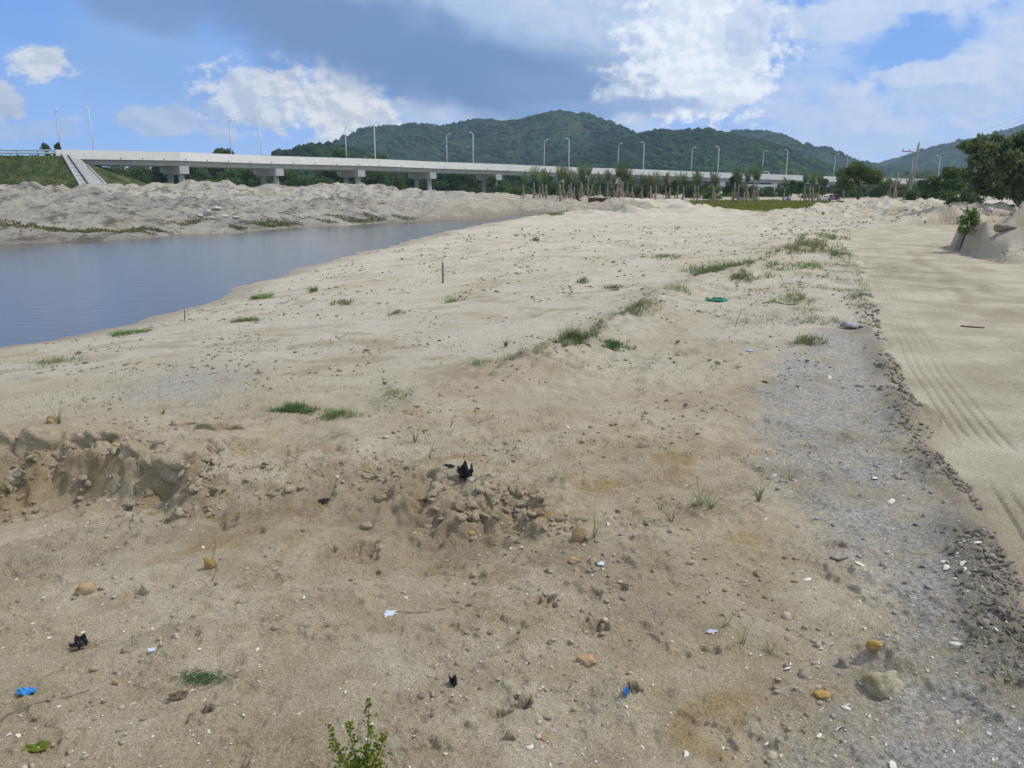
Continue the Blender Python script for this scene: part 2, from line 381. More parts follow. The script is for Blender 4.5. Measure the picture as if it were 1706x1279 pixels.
def land(x, y, sp=None, masks=False):
    x = np.asarray(x, float); y = np.asarray(y, float)
    r = np.hypot(x, y)
    if sp is None: sp = np.maximum(r * 0.002, 0.002)
    n1 = fbm(x, y, 6.0, 4, 3, sp=sp)
    wx = x + 0.2 * fbm(x, y, 2.5, 3, 91, sp=sp) * np.clip(r / 14, 0.12, 2.2); wy = y + 0.2 * fbm(x, y, 2.5, 3, 57, sp=sp) * np.clip(r / 14, 0.12, 2.2)
    s = poly_sd(wx, wy, WPOLY); inw = s < 0
    dn, _, _ = seg_d(wx, wy, near_w); df, _, _ = seg_d(wx, wy, far_w)
    farw = 1 / (1 + np.exp(-np.clip((dn - df) / 2.0, -30, 30)))
    so_ = np.maximum(s, 0)
    hn = WZ + 0.90 * (1 - np.exp(-so_ / (6.0 + np.maximum(r - 22, 0) * 0.5))); hf = WZ + 1.0 * (1 - np.exp(-so_ / 3.0))
    h = hn * (1 - farw) + hf * farw
    h = np.where(inw, WZ - 0.02 + np.maximum(s, -3) * 0.16, h)
    land_w = sstep(0.0, 1.6, s)
    bank = farw * sstep(0.3, 3.0, s) * (x < 12)
    # mounds
    hm = np.full(x.shape, -9.0); mound = np.zeros(x.shape); mrt = np.zeros(x.shape)
    for k, (pts, wd) in enumerate(RID):
        p2 = [(p[0], p[1]) for p in pts]; zc = np.array([p[2] for p in pts])
        d, par, side = seg_d(x + 0.2 * (wx - x), y + 0.2 * (wy - y), p2)
        z = np.interp(par, np.arange(len(zc)), zc)
        if k == 4: g = np.exp(-(d / wd) ** 2.6)
        else: g = np.exp(-(d / wd) ** 2)
        if k in (3, 4): mrt = np.maximum(mrt, g)
        hk = h + (z - h) * g
        hm = np.maximum(hm, hk); mound = np.maximum(mound, g)
    mound *= sstep(0.0, 2.0, s)
    h = np.where(inw, h, h + np.maximum(hm - h, 0) * land_w)
    sp_ = poly_sd(wx, wy, POND)
    h = np.where(sp_ < 2.5, np.minimum(h, WZ - 0.1 + np.maximum(sp_, -1) * 0.25), h)
    # gullies and clods on the dug banks
    gl = fbm(x * 1.0 + 0.3 * wy, y * 0.8, 6.5, 7, 21, 0.66, sp, ridged=True)
    h = h + (mound * 0.72 + bank * 0.55) * (gl * 0.55 - 0.66 + 0.22 * (x > 10)) * land_w * np.clip(r / 45, 0.62, 1)
    h = h + mrt * 0.20 * fbm(x, y, 0.9, 4, 23, .65, sp, ridged=True)
    fld = np.clip(1 - mound - bank, 0, 1) * land_w
    h = h + fld * 0.035 * n1 * np.clip(r / 12, 0.4, 2.5) * sstep(0, 7, s)
    mid = fbm(x, y * 1.0, 0.9, 3, 33, 0.55, sp)
    h = h + land_w * 0.016 * mid * np.clip(r / 10, 0.7, 3.2) * sstep(1.5, 5.0, s)
    # step down towards the camera in the foreground
    lw = 0.12 * fbm(x, y, 0.9, 3, 41, 0.42, sp)
    d, par, side = seg_d(x + lw, y + lw, LIP)
    hs = np.interp(par, np.arange(len(LIPH)), LIPH)
    dd = np.where(side < 0, d, -d)                                  # + on the camera side
    wface = 0.46 + 0.16 * sstep(7.5, 11, par)
    g = sstep(-0.03, 1.0, dd / wface + 0.08 * pn(x / 0.16, y / 0.07, 64)) * np.exp(-np.maximum(dd - wface, 0) / 2.6)
    g = g * (dd > -0.5)
    h = h + 0.03 * pn(x / 0.13, y / 0.05, 66) * np.exp(-((dd - .25) / .3) ** 2) * sstep(.08, .3, hs)
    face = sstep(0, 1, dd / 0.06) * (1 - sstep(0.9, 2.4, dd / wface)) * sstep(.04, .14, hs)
    lipzone = np.exp(-((dd - 0.15) / 0.45) ** 2) * sstep(0.05, 0.25, hs)
    h = h - hs * g
    crumb = fbm(x, y, 0.22, 4, 61, 0.6, sp)
    blk = pn(x / 0.2 + 0.4 * crumb, y / 0.17, 63)
    h = h + lipzone * (0.05 * crumb + 0.03 * np.abs(pn(x / 0.12, y / 0.12, 5)) + 0.045 * sstep(-0.15, 0.2, blk) * (hs > .25)) - 0.03 * lipzone * (1 - sstep(0.0, 0.12, np.abs(blk))) * (hs > .2)
    h = h + 0.05 * np.exp(-(dd + 0.25) ** 2 / 0.12) * (hs > .3)        # crust raised behind the lip
    fg = 1 - sstep(5.5, 9, r)
    rough = 0.5 + 0.5 * pn(x / 0.8 + 4, y / 0.8, 77); rough2 = np.clip(rough * 1.5 - 0.3, 0, 1)
    fine = fbm(x, y, 0.14, 5, 101, 0.62, sp)
    h = h + land_w * (0.007 + 0.012 * rough2 * fg + 0.008 * (1 - fg)) * fine
    # broken crust: small plate edges facing the camera
    pl = pn(x / 0.33 + 0.6 * fine, y / 0.26, 131)
    h = h + fg * 0.010 * sstep(0.0, 0.14, pl) * (.3 + .7 * rough2)
    slump = pn(x / 0.5, y / 0.42 + 0.4 * fine, 171)
    h = h + fg * 0.020 * sstep(0.18, 0.40, slump) * (1 - 0.5 * rough2)
    damp_shade = np.zeros(x.shape)  # moist sand in the marks, plus shade painted along the low bank
    for cx, cy, a, b, dp in DW:
        m = (np.abs(x - cx) < a * 2.4) & (np.abs(y - cy) < b * 2.4)
        if not m.any(): continue
        qx = (x[m] - cx) / a; qy = (y[m] - cy) / b
        q = np.sqrt(qx * qx + qy * qy) + 0.5 * pn(x[m] / (a * 0.9) + cx, y[m] / (a * 0.7), 9) + 0.22 * pn(x[m] / (a * 0.3) + cx, y[m] / (a * 0.3), 19)
        cut = (1 - sstep(0.62, 1.08, q)) * (1 + 0.5 * pn(x[m] / (a * .35), y[m] / (a * .35), 29)) if dp > 0.02 else np.exp(-q * q)
        rim = np.exp(-((q - 1.15) / 0.22) ** 2) * 0.18
        h[m] += dp * (rim - cut * (0.7 + 0.3 * qy.clip(-1, 1)))
        damp_shade[m] = np.maximum(damp_shade[m], np.clip(cut, 0, 1) * min(1, dp / 0.035) * 0.7)
    for cx, cy, rad, hh in BW:
        h = h + hh * np.exp(-((x - cx) ** 2 + (y - cy) ** 2) / rad ** 2)
    # low bank running across the flat
    d, par, side = seg_d(x + 0.25 * n1, y + 0.25 * n1, RIDGE_MID)
    h = h + (0.10 + 0.05 * crumb) * np.exp(-(d / 0.6) ** 2) * sstep(0, 1.2, par) + (0.10 + 0.05 * fine) * sstep(-.12, .12, -d * side + 0.1 * crumb) * np.exp(-d / 2.0) * sstep(0.2, 1.5, par)
    midr = np.exp(-(d / 0.35) ** 2) * sstep(0.2, 1.2, par)
    # track
    wob = 0.14 * pn(x / 1.1, y / 1.1, 281) * np.clip(r / 5, .5, 3)
    rs = poly_sd(x + 0.03 * fine + wob, y + 0.03 * fine, ROAD)
    de, pe, side = seg_d(x, y, EDGE)
    inr = sstep(0.12, -0.12, rs) * (1 - sstep(60, 80, r))
    flat = -0.13 + 0.02 * n1 * 0.5
    near_e = 1 - sstep(10, 22, r)
    h = h * (1 - inr) + (flat + 0.0015 * fine * 2 + 0.026 * pn(x / 1.7, y / 1.7, 6) + 0.006 * pn(x / .5, y / .5, 7)) * inr
    di = np.where(rs < 0, de, -de)
    gro = 0.5 + 0.5 * np.cos(di / 0.085 * 2 * math.pi)
    band = sstep(0.10, 0.14, di) * (1 - sstep(0.50, 0.54, di)) + 0.9 * sstep(1.15, 1.2, di) * (1 - sstep(1.5, 1.55, di)) * sstep(-0.3, 0.2, pn(x / 2, y / 2, 8))
    wear = sstep(-0.55, 0.0, pn(x / 1.3, y / 1.3, 12))
    h = h - inr * band * wear * (0.022 * gro ** 7 + 0.004) * np.clip(0.085 / (2.2 * sp) - 0.3, 0, 1)
    tread = sstep(0.62, 0.66, di) * (1 - sstep(1.0, 1.04, di)) + sstep(2.2, 2.24, di) * (1 - sstep(2.6, 2.64, di)) * sstep(-.1, .2, pn(x / 2.4, y / 2.4, 18))
    al = x * 0.35 - y * 0.94
    tr = sstep(-0.2, 0.3, np.sin(al / 0.11 * 2 * math.pi + 6 * di))
    h = h - inr * tread * 0.010 * tr * wear * np.clip(0.11 / (2.2 * sp) - 0.3, 0, 1)
    berm = np.exp(-((de - 0.14) / 0.15) ** 2) * (rs > 0) * (r < 26) * sstep(2, 4.5, pe) * np.clip(0.75 + 0.9 * pn(x / 0.9, y / 0.9, 75), 0.1, 1)
    h = h + berm * (0.05 + 0.035 * np.abs(fbm(x, y, 0.2, 4, 71, 0.7, sp))) * (0.35 + 0.65 * near_e)
    clod_r = inr * np.exp(-((di - 1.75) / 0.22) ** 2) * (r < 9)
    clod_r = clod_r * sstep(-.2, .3, pn(x / 1.1, y / 1.1, 76))
    h = h + clod_r * 0.03 * np.abs(fbm(x, y, 0.2, 4, 72, 0.7, sp))
    berm = np.maximum(berm, clod_r * 0.8)
    lw2 = sstep(1.0, -1.0, poly_sd(x, y, LAWN) + 1.0 * n1)
    h = np.where(lw2 > 0, h * (1 - lw2) + lw2 * (-0.05 + 0.02 * n1), h)
    h = np.where(r > 230, h * 0 + 0.2, h)
    if not masks: return h
    g1 = sstep(0.18, -0.25, poly_sd(x, y, GREY) + 0.22 * n1 + 0.16 * fbm(x, y, 0.6, 4, 201, 0.6, sp))
    g2 = 0.75 * sstep(0.4, -0.5, poly_sd(x, y, GREY2) + 0.35 * fbm(x, y, 1.2, 3, 203, 0.6, sp))
    g3 = 0.9 * sstep(4, -4, poly_sd(x, y, GREYB) + 5 * fbm(x, y, 9.0, 4, 205, 0.6, sp))
    g4 = 0.55 * sstep(30, 40, y) * sstep(-0.1, 0.5, pn(x / 9, y / 5, 207)) * fld
    grey = np.clip(np.maximum.reduce([g1, g2, g3, g4]), 0, 1) * (1 - inr * 0.9)
    wet = (1 - sstep(0.05, 0.9 + 0.02 * r, s + 0.15 * n1)) 
    ochre = np.clip(sstep(0.25, 0.6, pn(x / 0.45, y / 0.45, 211)) * fg * sstep(0.0, 0.3, pn(x / 2, y / 2, 212) + 0.1) * 0.6 + mound * 0.4 * sstep(0.0, 0.5, pn(x / 9, y / 9, 213)) + lipzone * sstep(-.2, .3, pn(x / .5, y / .5, 214)) * 0.55, 0, 1)
    greens = [((1180, 450), 60, 8), ((1350, 420), 70, 24), ((1040, 520), 50, 10), ((950, 563), 45, 9), ((1280, 520), 70, 12), ((540, 690), 50, 12), ((650, 640), 40, 14)]
    green = np.zeros(x.shape)
    for (u, v), wu, wv in greens:
        cx, cy = on_z(u, v, -0.05); a = abs(on_z(u + wu, v, -0.05)[0] - cx); b = abs(on_z(u, v - wv, -0.05)[1] - cy)
        q = np.sqrt(((x - cx) / a) ** 2 + ((y - cy) / b) ** 2) + 0.6 * n1
        green = np.maximum(green, 0.5 * sstep(1.2, 0.4, q))
    green = np.maximum(green, 0.30 * sstep(0.1, 0.6, pn(x / 3, y / 3, 221)) * sstep(14, 22, y) * fld * (x > -2) * (1 - inr))
    shore = sstep(0.4, 1.2, s) * (1 - sstep(2.5, 5, s)) * farw * (x < -10) * sstep(-0.1, 0.15, pn(x / 10, y / 10, 222) - 0.02)
    green = np.maximum(green, shore * 0.9)
    far_g = np.maximum(sstep(170, 220, r), sstep(116, 124, y) * sstep(2, 8, x))
    damp_shade = np.maximum(damp_shade, np.clip(rough2 * 0.75 * fg * sstep(-.1, .35, pn(x / 1.1, y / .9, 231)), 0, 1))
    damp_shade = np.maximum(damp_shade, inr * np.clip(band * wear * gro ** 5 * .6 + tread * tr * wear * .3, 0, 1))  # grooves and tread bars coloured darker
    damp_shade = np.maximum(damp_shade, inr * .8 * sstep(.05, .5, pn(al / 1.8, di / .45, 251)) * sstep(.9, 1.5, di) * (1 - sstep(4, 6, di)) * (r < 30))
    damp_shade = np.maximum(damp_shade, np.clip(mrt * 1.2, 0, .55) * sstep(-.3, .5, fbm(x, y, 1.6, 4, 261, .65, sp)))
    damp_shade = np.maximum(damp_shade, face * .8 * sstep(-.5, .4, fbm(x, y, .7, 3, 271, .6, sp)))  # step face coloured darker brown in patches
    damp_shade = np.maximum(damp_shade, midr * 0.8 * sstep(-.2, .3, crumb))  # shadow side of the low bank, painted into the colour
    damp_shade = np.maximum(damp_shade, 0.7 * fld * (1 - inr) * sstep(5, 9, r) * sstep(0.18, 0.40, fbm(x * 0.8, y * 1.3, 0.75, 4, 241, 0.62, sp * .6)) * sstep(-.25, .3, pn(x / 3.5, y / 3, 242)))
    return h, dict(grey=grey, road=inr, wet=wet, ochre=ochre, green=np.maximum(green, far_g), damp_shade=np.clip(damp_shade, 0, 1), berm=np.clip(berm, 0, 1), lawn=lw2 * (r < 200), s=s, farw=farw, mound=mound, r=r)

def Hh(x, y): return float(land(np.array([x]), np.array([y]))[0])
def hit(u, v, dmax=160.0):
    """first point of the land seen through photo point (u, v)"""
    d = ray(u, v); t = 1.2 * (dmax / 1.2) ** np.linspace(0, 1, 500)
    x = d[0] * t; y = d[1] * t; z = EYE + d[2] * t
    hz = land(x, y); k = np.nonzero(z < hz)[0]
    if len(k) == 0: i = len(t) - 1
    else: i = k[0]
    if i > 0:
        a0 = z[i - 1] - hz[i - 1]; a1 = z[i] - hz[i]; f = a0 / (a0 - a1 + 1e-9); f = min(max(f, 0), 1)
        tt = t[i - 1] + (t[i] - t[i - 1]) * f
    else: tt = t[0]
    X, Y = d[0] * tt, d[1] * tt
    return X, Y, Hh(X, Y)

# ------------------------------------------------------------------ ground material
def ground_mat(name, bank=False):
  mg, t, b = material(name, 0.95, 0.15)
  tcg = t.node('ShaderNodeTexCoord').outputs['Object']
  a1 = t.node('ShaderNodeAttribute', attribute_name='mask_a'); a2 = t.node('ShaderNodeAttribute', attribute_name='mask_b')
  grey, road, wet = t.sep(a1.outputs['Color'])[:3]; ochre = a1.outputs['Alpha']
  green, damp_shade, bermm = t.sep(a2.outputs['Color'])[:3]; lawn = a2.outputs['Alpha']
  nA = t.noise(tcg, 0.7, 6, 0.6); nB = t.noise(tcg, 5.0, 6, 0.65); nC = t.noise(tcg, 40.0, 6, 0.7); nD = t.noise(tcg, 260.0, 3, 0.7)
  nE = t.noise(tcg, 1.7, 8, 0.68)
  sand = t.mix(t.ramp(nA, 0.35, 0.65), (0.510, 0.418, 0.280), (0.640, 0.560, 0.420))
  sand = t.mix(t.ramp(nB, 0.38, 0.66, 0, 0.55), sand, (0.375, 0.292, 0.180))
  sand = t.mix(t.ramp(nE, 0.56, 0.72, 0, 0.6), sand, (0.56, 0.50, 0.40))
  c = t.mix(t.math('MULTIPLY', ochre, t.ramp(nB, 0.3, 0.6)), sand, (0.40, 0.265, 0.10))
  oy = t.sep(tcg)[1]
  c = t.mix(t.math('MULTIPLY', t.ramp(oy, 4.5, 11.0), t.ramp(nA, 0.25, 0.6, 0.35, 0.85)), c, t.mix(t.ramp(nB, .35, .65), (0.54, 0.485, 0.395), (0.64, 0.590, 0.500)))
  gcol = t.mix(t.ramp(nC, 0.35, 0.65), (0.32, 0.295, 0.270), (0.54, 0.505, 0.455))
  gcol = t.mix(t.ramp(nE, 0.50, 0.60, 0, 0.75), gcol, (0.42, 0.375, 0.285))
  gf = t.math('MULTIPLY', grey, t.ramp(nB, 0.30, 0.55, 0.45, 1.0))
  c = t.mix(gf, c, gcol)
  rcol = t.mix(t.ramp(t.noise(tcg, 0.9, 7, 0.65), 0.35, 0.7), (0.36, 0.315, 0.228), (0.52, 0.475, 0.370))
  c = t.mix(road, c, rcol)
  c = t.mix(t.math('MULTIPLY', damp_shade, t.ramp(nC, 0.25, 0.6, 0.18, 0.62)), c, (0.270, 0.205, 0.135))  # one brown for moist sand and the painted bank shade
  c = t.mix(t.math('MULTIPLY', bermm, t.ramp(nC, 0.35, 0.6, 0.2, 0.8)), c, (0.20, 0.18, 0.155))
  c = t.mix(t.math('MULTIPLY', wet, 0.55), c, (0.22, 0.185, 0.14))
  gr = t.mix(t.ramp(nC, 0.3, 0.7), (0.085, 0.105, 0.035), (0.15, 0.16, 0.06))
  c = t.mix(t.math('MULTIPLY', green, t.ramp(t.noise(tcg, 3.0, 9, 0.75), 0.42, 0.62)), c, gr)
  lc = t.mix(t.ramp(t.noise(tcg, 0.35, 7, 0.7), 0.35, 0.65), (0.165, 0.175, 0.035), (0.235, 0.215, 0.06))
  c = t.mix(lawn, c, lc)
  # dark and pale grains, bits of shell
  spk = t.ramp(t.vor(tcg, 95.0), 0.10, 0.22, 1.0, 0.0)
  selc = t.node('ShaderNodeTexVoronoi'); t.put(selc.inputs['Vector'], tcg); selc.inputs['Scale'].default_value = 95.0
  sr = t.sep(selc.outputs['Color'])[0]
  notroad = t.math('SUBTRACT', 1.0, t.math('MULTIPLY', road, 0.8))
  c = t.mix(t.math('MULTIPLY', t.math('MULTIPLY', spk, t.math('GREATER_THAN', sr, 0.93)), notroad), c, (0.74, 0.70, 0.62))
  c = t.mix(t.math('MULTIPLY', t.math('MULTIPLY', spk, t.math('LESS_THAN', sr, 0.10)), t.math('MULTIPLY', notroad, 0.7)), c, (0.10, 0.075, 0.05))
  nF = t.noise(tcg, 110.0, 4, 0.75)
  pit = t.ramp(t.noise(tcg, 22.0, 7, 0.78), 0.60, 0.68)
  c = t.mix(t.math('MULTIPLY', pit, t.math('MULTIPLY', notroad, 0.55)), c, (0.20, 0.150, 0.095))
  c = t.mix(1.0, c, t.mix(t.ramp(nF, 0.28, 0.72), (0.70, 0.69, 0.67), (1.26, 1.27, 1.28)), 'MULTIPLY')
  c = t.mix(1.0, c, t.mix(t.ramp(nD, 0.25, 0.75), (0.74, 0.74, 0.73), (1.26, 1.26, 1.26)), 'MULTIPLY')
  c = t.mix(1.0, c, t.mix(t.ramp(nC, 0.25, 0.75), (0.84, 0.83, 0.81), (1.14, 1.15, 1.16)), 'MULTIPLY')
  if bank:
    sc2 = t.vmath('MULTIPLY', tcg, (1.0, 0.7, 2.2))
    bx = t.ramp(t.sep(tcg)[0], -4.0, -14.0)
    c = t.mix(t.math('MULTIPLY', bx, 0.2), c, (0.47, 0.445, 0.405))
    c = t.mix(t.math('MULTIPLY', bx, t.ramp(t.noise(sc2, 0.16, 8, 0.7), 0.47, 0.56, 0, 0.85)), c, (0.60, 0.55, 0.46))
    c = t.mix(t.math('MULTIPLY', bx, t.ramp(t.noise(sc2, 0.30, 8, 0.7), 0.50, 0.60, 0, 0.8)), c, (0.42, 0.40, 0.375))
    c = t.mix(t.math('MULTIPLY', bx, t.ramp(t.noise(sc2, 0.8, 9, 0.75), 0.51, 0.58, 0, 0.85)), c, (0.19, 0.165, 0.135))
  t.put(b.inputs['Base Color'], c)
  hgt = t.math('ADD', t.math('MULTIPLY', nC, 1.2), t.math('MULTIPLY', nD, 0.5))
  hgt = t.math('ADD', hgt, t.math('MULTIPLY', nF, 0.8))
  hgt = t.math('ADD', hgt, t.math('MULTIPLY', t.noise(tcg, 14.0, 6, 0.7), 1.6))
  hgt = t.math('MULTIPLY', hgt, t.math('SUBTRACT', 1.0, t.math('MULTIPLY', road, 0.5)))
  nr = t.bump(hgt, 0.9, 0.022)
  if bank:
    big = t.noise(t.vmath('MULTIPLY', tcg, (1.0, 0.6, 1.6)), 0.9, 8, 0.72)
    nr = t.bump(big, 1.0, 1.0, nr)
  t.put(b.inputs['Normal'], nr)
  return mg
mg = ground_mat('sandy_ground'); mgb = ground_mat('dug_sand_bank', True)

# ------------------------------------------------------------------ ground mesh: rings around the viewpoint, finer where near
def build_ground():
    rs = [0.25, 0.6, 1.0, 1.3]
    while rs[-1] < 2000:
        r = rs[-1]
        k = min(max(0.0021, r / (774 * 1.7) * 0.8), 0.0055 if not 36 < r < 92 else 0.0036) if r < 165 else 0.08
        if r < 1.75: k = 0.02
        rs.append(r * (1 + k))
    rs = np.array(rs)
    th = np.concatenate([np.linspace(-42, 42, 760), np.linspace(42, 318, 90)[1:-1]]) * math.pi / 180
    nr, nt = len(rs), len(th)
    X = rs[:, None] * np.sin(th)[None]; Y = rs[:, None] * np.cos(th)[None]
    dr = np.gradient(rs); sp = np.maximum(dr, rs * (84 * math.pi / 180 / 760))[:, None] * np.ones((1, nt))
    x = X.ravel(); y = Y.ravel(); h, m = land(x, y, sp.ravel(), True)
    V = np.stack([x, y, h], 1)
    i = np.arange(nr - 1)[:, None]; j = np.arange(nt)[None]
    jn = (j + 1) % nt
    F = np.stack([np.broadcast_to(i * nt + j, (nr - 1, nt)), np.broadcast_to(i * nt + jn, (nr - 1, nt)), (i + 1) * nt + jn, (i + 1) * nt + j], -1).reshape(-1, 4)
    F = F[:, ::-1]
    A = np.stack([m['grey'], m['road'], m['wet'], m['ochre']], 1); B = np.stack([m['green'], m['damp_shade'], m['berm'], m['lawn']], 1)
    fc = F[:, 0]
    kind = np.zeros(len(F), int)
    kind[(m['road'][fc] > 0.5)] = 1
    kind[(m['farw'][fc] > 0.5) & (m['s'][fc] > -4) & (m['r'][fc] < 160) & (V[fc, 0] < 14) & (V[fc, 1] > 20)] = 2
    kind[(m['lawn'][fc] > 0.5)] = 3
    print('ground verts', len(V), 'rings', nr)
    names = [('sand_flat', None), ('dirt_track', None), ('far_bank', None), ('lawn', None)]
    for k, (nm, _) in enumerate(names):
        Fk = F[kind == k]; used = np.unique(Fk); mp = np.zeros(len(V), np.int64); mp[used] = np.arange(len(used))
        o = mesh_np(nm, V[used], mp[Fk], mgb if k == 2 else mg, None, True)
        for an, arr in (('mask_a', A), ('mask_b', B)):
            at = o.data.attributes.new(an, 'FLOAT_COLOR', 'POINT'); at.data.foreach_set('color', arr[used].astype(np.float32).ravel())
        tag(o, kind='structure')
build_ground()

# ------------------------------------------------------------------ water
mw, t, b = material('river_water', 0.10, 0.5)
tcw = t.node('ShaderNodeTexCoord').outputs['Object']
b.inputs['Base Color'].default_value = (0.095, 0.092, 0.075, 1); b.inputs['IOR'].default_value = 1.333
wv = t.noise(t.vmath('MULTIPLY', tcw, (1.2, 3.5, 1)), 1.6, 6, 0.6)
t.put(b.inputs['Normal'], t.bump(wv, 0.20, 0.05))
wx0, wx1, wy0, wy1 = -260, 30, 3, 132
mesh_np('water', [(wx0, wy0, WZ), (wx1, wy0, WZ), (wx1, wy1, WZ), (wx0, wy1, WZ)], [(0, 1, 2, 3)], mw)['kind'] = 'structure'

# ------------------------------------------------------------------ plain materials
def flat(name, col, rough=0.7, var=0.15, scale=6.0, spec=0.3, bump=0.0, metal=0.0, streak=0.0):
    m, t, b = material(name, rough, spec)
    tc_ = t.node('ShaderNodeTexCoord').outputs['Object']
    n = t.noise(tc_, scale, 6, 0.65)
    lo = tuple(q * (1 - var) for q in col); hi_ = tuple(min(1, q * (1 + var)) for q in col)
    c = t.mix(t.ramp(n, 0.3, 0.7), lo, hi_)
    if streak:
        n2 = t.noise(t.vmath('MULTIPLY', tc_, (2.0, 2.0, 0.15)), 1.0, 5, 0.7)
        c = t.mix(t.ramp(n2, 0.5, 0.75, 0, streak), c, tuple(q * 0.45 for q in col))
    t.put(b.inputs['Base Color'], c); b.inputs['Metallic'].default_value = metal
    if bump: t.put(b.inputs['Normal'], t.bump(t.noise(tc_, scale * 6, 5, 0.7), 0.6, bump))
    return m
M = dict(
    white_concrete=flat('painted_concrete', (0.72, 0.72, 0.69), 0.8, 0.05, 0.5, streak=0.25),
    concrete=flat('bare_concrete', (0.30, 0.31, 0.30), 0.85, 0.12, 0.8, streak=0.3),
    cap=flat('pier_concrete', (0.40, 0.41, 0.42), 0.85, 0.08, 1.0, streak=0.2),
    asphalt=flat('asphalt', (0.06, 0.06, 0.06), 0.9, 0.1, 3),
    lamp=flat('lamp_metal', (0.72, 0.73, 0.74), 0.4, 0.03, 2, metal=0.0),
    rail=flat('galvanised_rail', (0.36, 0.45, 0.52), 0.5, 0.08, 3),
    bark=flat('bark', (0.13, 0.105, 0.08), 0.95, 0.3, 9, bump=0.02),
    palm_bark=flat('palm_bark', (0.27, 0.23, 0.18), 0.95, 0.25, 9, bump=0.02),
    prop=flat('prop_wood', (0.36, 0.30, 0.22), 0.9, 0.2, 5),
    wood=flat('weathered_wood', (0.16, 0.14, 0.12), 0.9, 0.3, 30, bump=0.003),
    pole=flat('pole_concrete', (0.22, 0.21, 0.20), 0.9, 0.15, 2),
    black=flat('black_plastic', (0.012, 0.012, 0.016), 0.45, 0.3, 30, spec=0.5),
    blue=flat('blue_plastic', (0.05, 0.28, 0.62), 0.4, 0.15, 30, spec=0.5),
    tarp=flat('blue_tarpaulin', (0.12, 0.14, 0.30), 0.6, 0.15, 3),
    clear=flat('pale_plastic', (0.55, 0.62, 0.72), 0.3, 0.1, 30, spec=0.5),
    brick=flat('red_brick', (0.13, 0.06, 0.05), 0.9, 0.25, 8),
    red=flat('red_paint', (0.32, 0.05, 0.06), 0.4, 0.1, 5),
    whitep=flat('white_paint', (0.75, 0.75, 0.76), 0.35, 0.04, 5),
    rubber=flat('rubber', (0.02, 0.02, 0.02), 0.8, 0.1, 5),
    glass=flat('dark_glass', (0.03, 0.04, 0.05), 0.1, 0.1, 2, spec=0.6),
    roof=flat('sheet_roof', (0.34, 0.36, 0.38), 0.6, 0.15, 2, streak=0.4),
    wall=flat('plaster_wall', (0.44, 0.43, 0.40), 0.9, 0.12, 1.5, streak=0.3),
    netting=flat('green_netting', (0.03, 0.22, 0.13), 0.7, 0.25, 20),
)
def stone_mat(name, c1, c2, scale=14.0, bump=0.01):
    m, t, b = material(name, 0.92, 0.2)
    tc_ = t.node('ShaderNodeTexCoord').outputs['Object']
    n = t.noise(tc_, scale, 8, 0.7)
    c = t.mix(t.ramp(n, 0.35, 0.65), c1, c2)
    c = t.mix(1.0, c, t.mix(t.ramp(t.noise(tc_, scale * 12, 3, 0.7), 0.3, 0.7), (0.75, 0.75, 0.75), (1.2, 1.2, 1.2)), 'MULTIPLY')
    ri = t.node('ShaderNodeNewGeometry').outputs['Random Per Island']; c = t.mix(1.0, c, t.mix(ri, (0.72, 0.72, 0.72), (1.22, 1.22, 1.22)), 'MULTIPLY')
    t.put(b.inputs['Base Color'], c); t.put(b.inputs['Normal'], t.bump(t.noise(tc_, scale * 3, 6, 0.75), 0.8, bump))
    return m
M['clod'] = stone_mat('dry_sand_clod', (0.32, 0.27, 0.19), (0.45, 0.40, 0.30))
M['crumb'] = stone_mat('sand_crumb', (0.25, 0.205, 0.145), (0.43, 0.37, 0.28), 3.0)
M['clod_dark'] = stone_mat('dark_earth_clod', (0.15, 0.13, 0.105), (0.33, 0.29, 0.24))
M['clod_grey'] = stone_mat('grey_clod', (0.28, 0.27, 0.26), (0.42, 0.405, 0.385))
M['ochre'] = stone_mat('ochre_stone', (0.42, 0.25, 0.10), (0.30, 0.24, 0.165))
M['yellow'] = stone_mat('yellow_stone', (0.42, 0.27, 0.07), (0.32, 0.23, 0.11))
M['olive'] = stone_mat('mossy_stone', (0.24, 0.21, 0.10), (0.36, 0.33, 0.26), 9)
M['rubble'] = stone_mat('rubble', (0.30, 0.29, 0.27), (0.46, 0.44, 0.41), 1.0, 0.05)
M['shell'] = stone_mat('sea_shell', (0.58, 0.52, 0.42), (0.76, 0.73, 0.66), 60, 0.001)
M['leafbrown'] = stone_mat('dead_leaf', (0.12, 0.08, 0.06), (0.19, 0.14, 0.10), 20, 0.002)

def leaf_mat(name, c1, c2, c3, scale=0.6, trans=0.35):
    m, t, b = material(name, 0.65, 0.25)
    geo = t.node('ShaderNodeNewGeometry'); tc_ = t.node('ShaderNodeTexCoord').outputs['Object']
    oi = t.node('ShaderNodeObjectInfo')
    rnd = geo.outputs['Random Per Island']
    c = t.mix(t.ramp(rnd, 0.0, 1.0, smooth=False), c1, c2)
    c = t.mix(t.ramp(t.noise(tc_, scale, 3, 0.6), 0.45, 0.65, 0, 0.8), c, c3)
    hs = t.node('ShaderNodeHueSaturation'); t.put(hs.inputs['Color'], c)
    t.put(hs.inputs['Value'], t.ramp(oi.outputs['Random'], 0, 1, 0.75, 1.3, False)); t.put(hs.inputs['Hue'], t.ramp(oi.outputs['Random'], 0, 1, 0.485, 0.51, False))
    t.put(b.inputs['Base Color'], hs.outputs[0])
    tr = t.node('ShaderNodeBsdfTranslucent'); t.put(tr.inputs[0], hs.outputs[0])
    ms = t.node('ShaderNodeMixShader'); ms.inputs[0].default_value = trans
    t.l.new(b.outputs[0], ms.inputs[1]); t.l.new(tr.outputs[0], ms.inputs[2])
    t.l.new(ms.outputs[0], t.n['Material Output'].inputs[0])
    return m
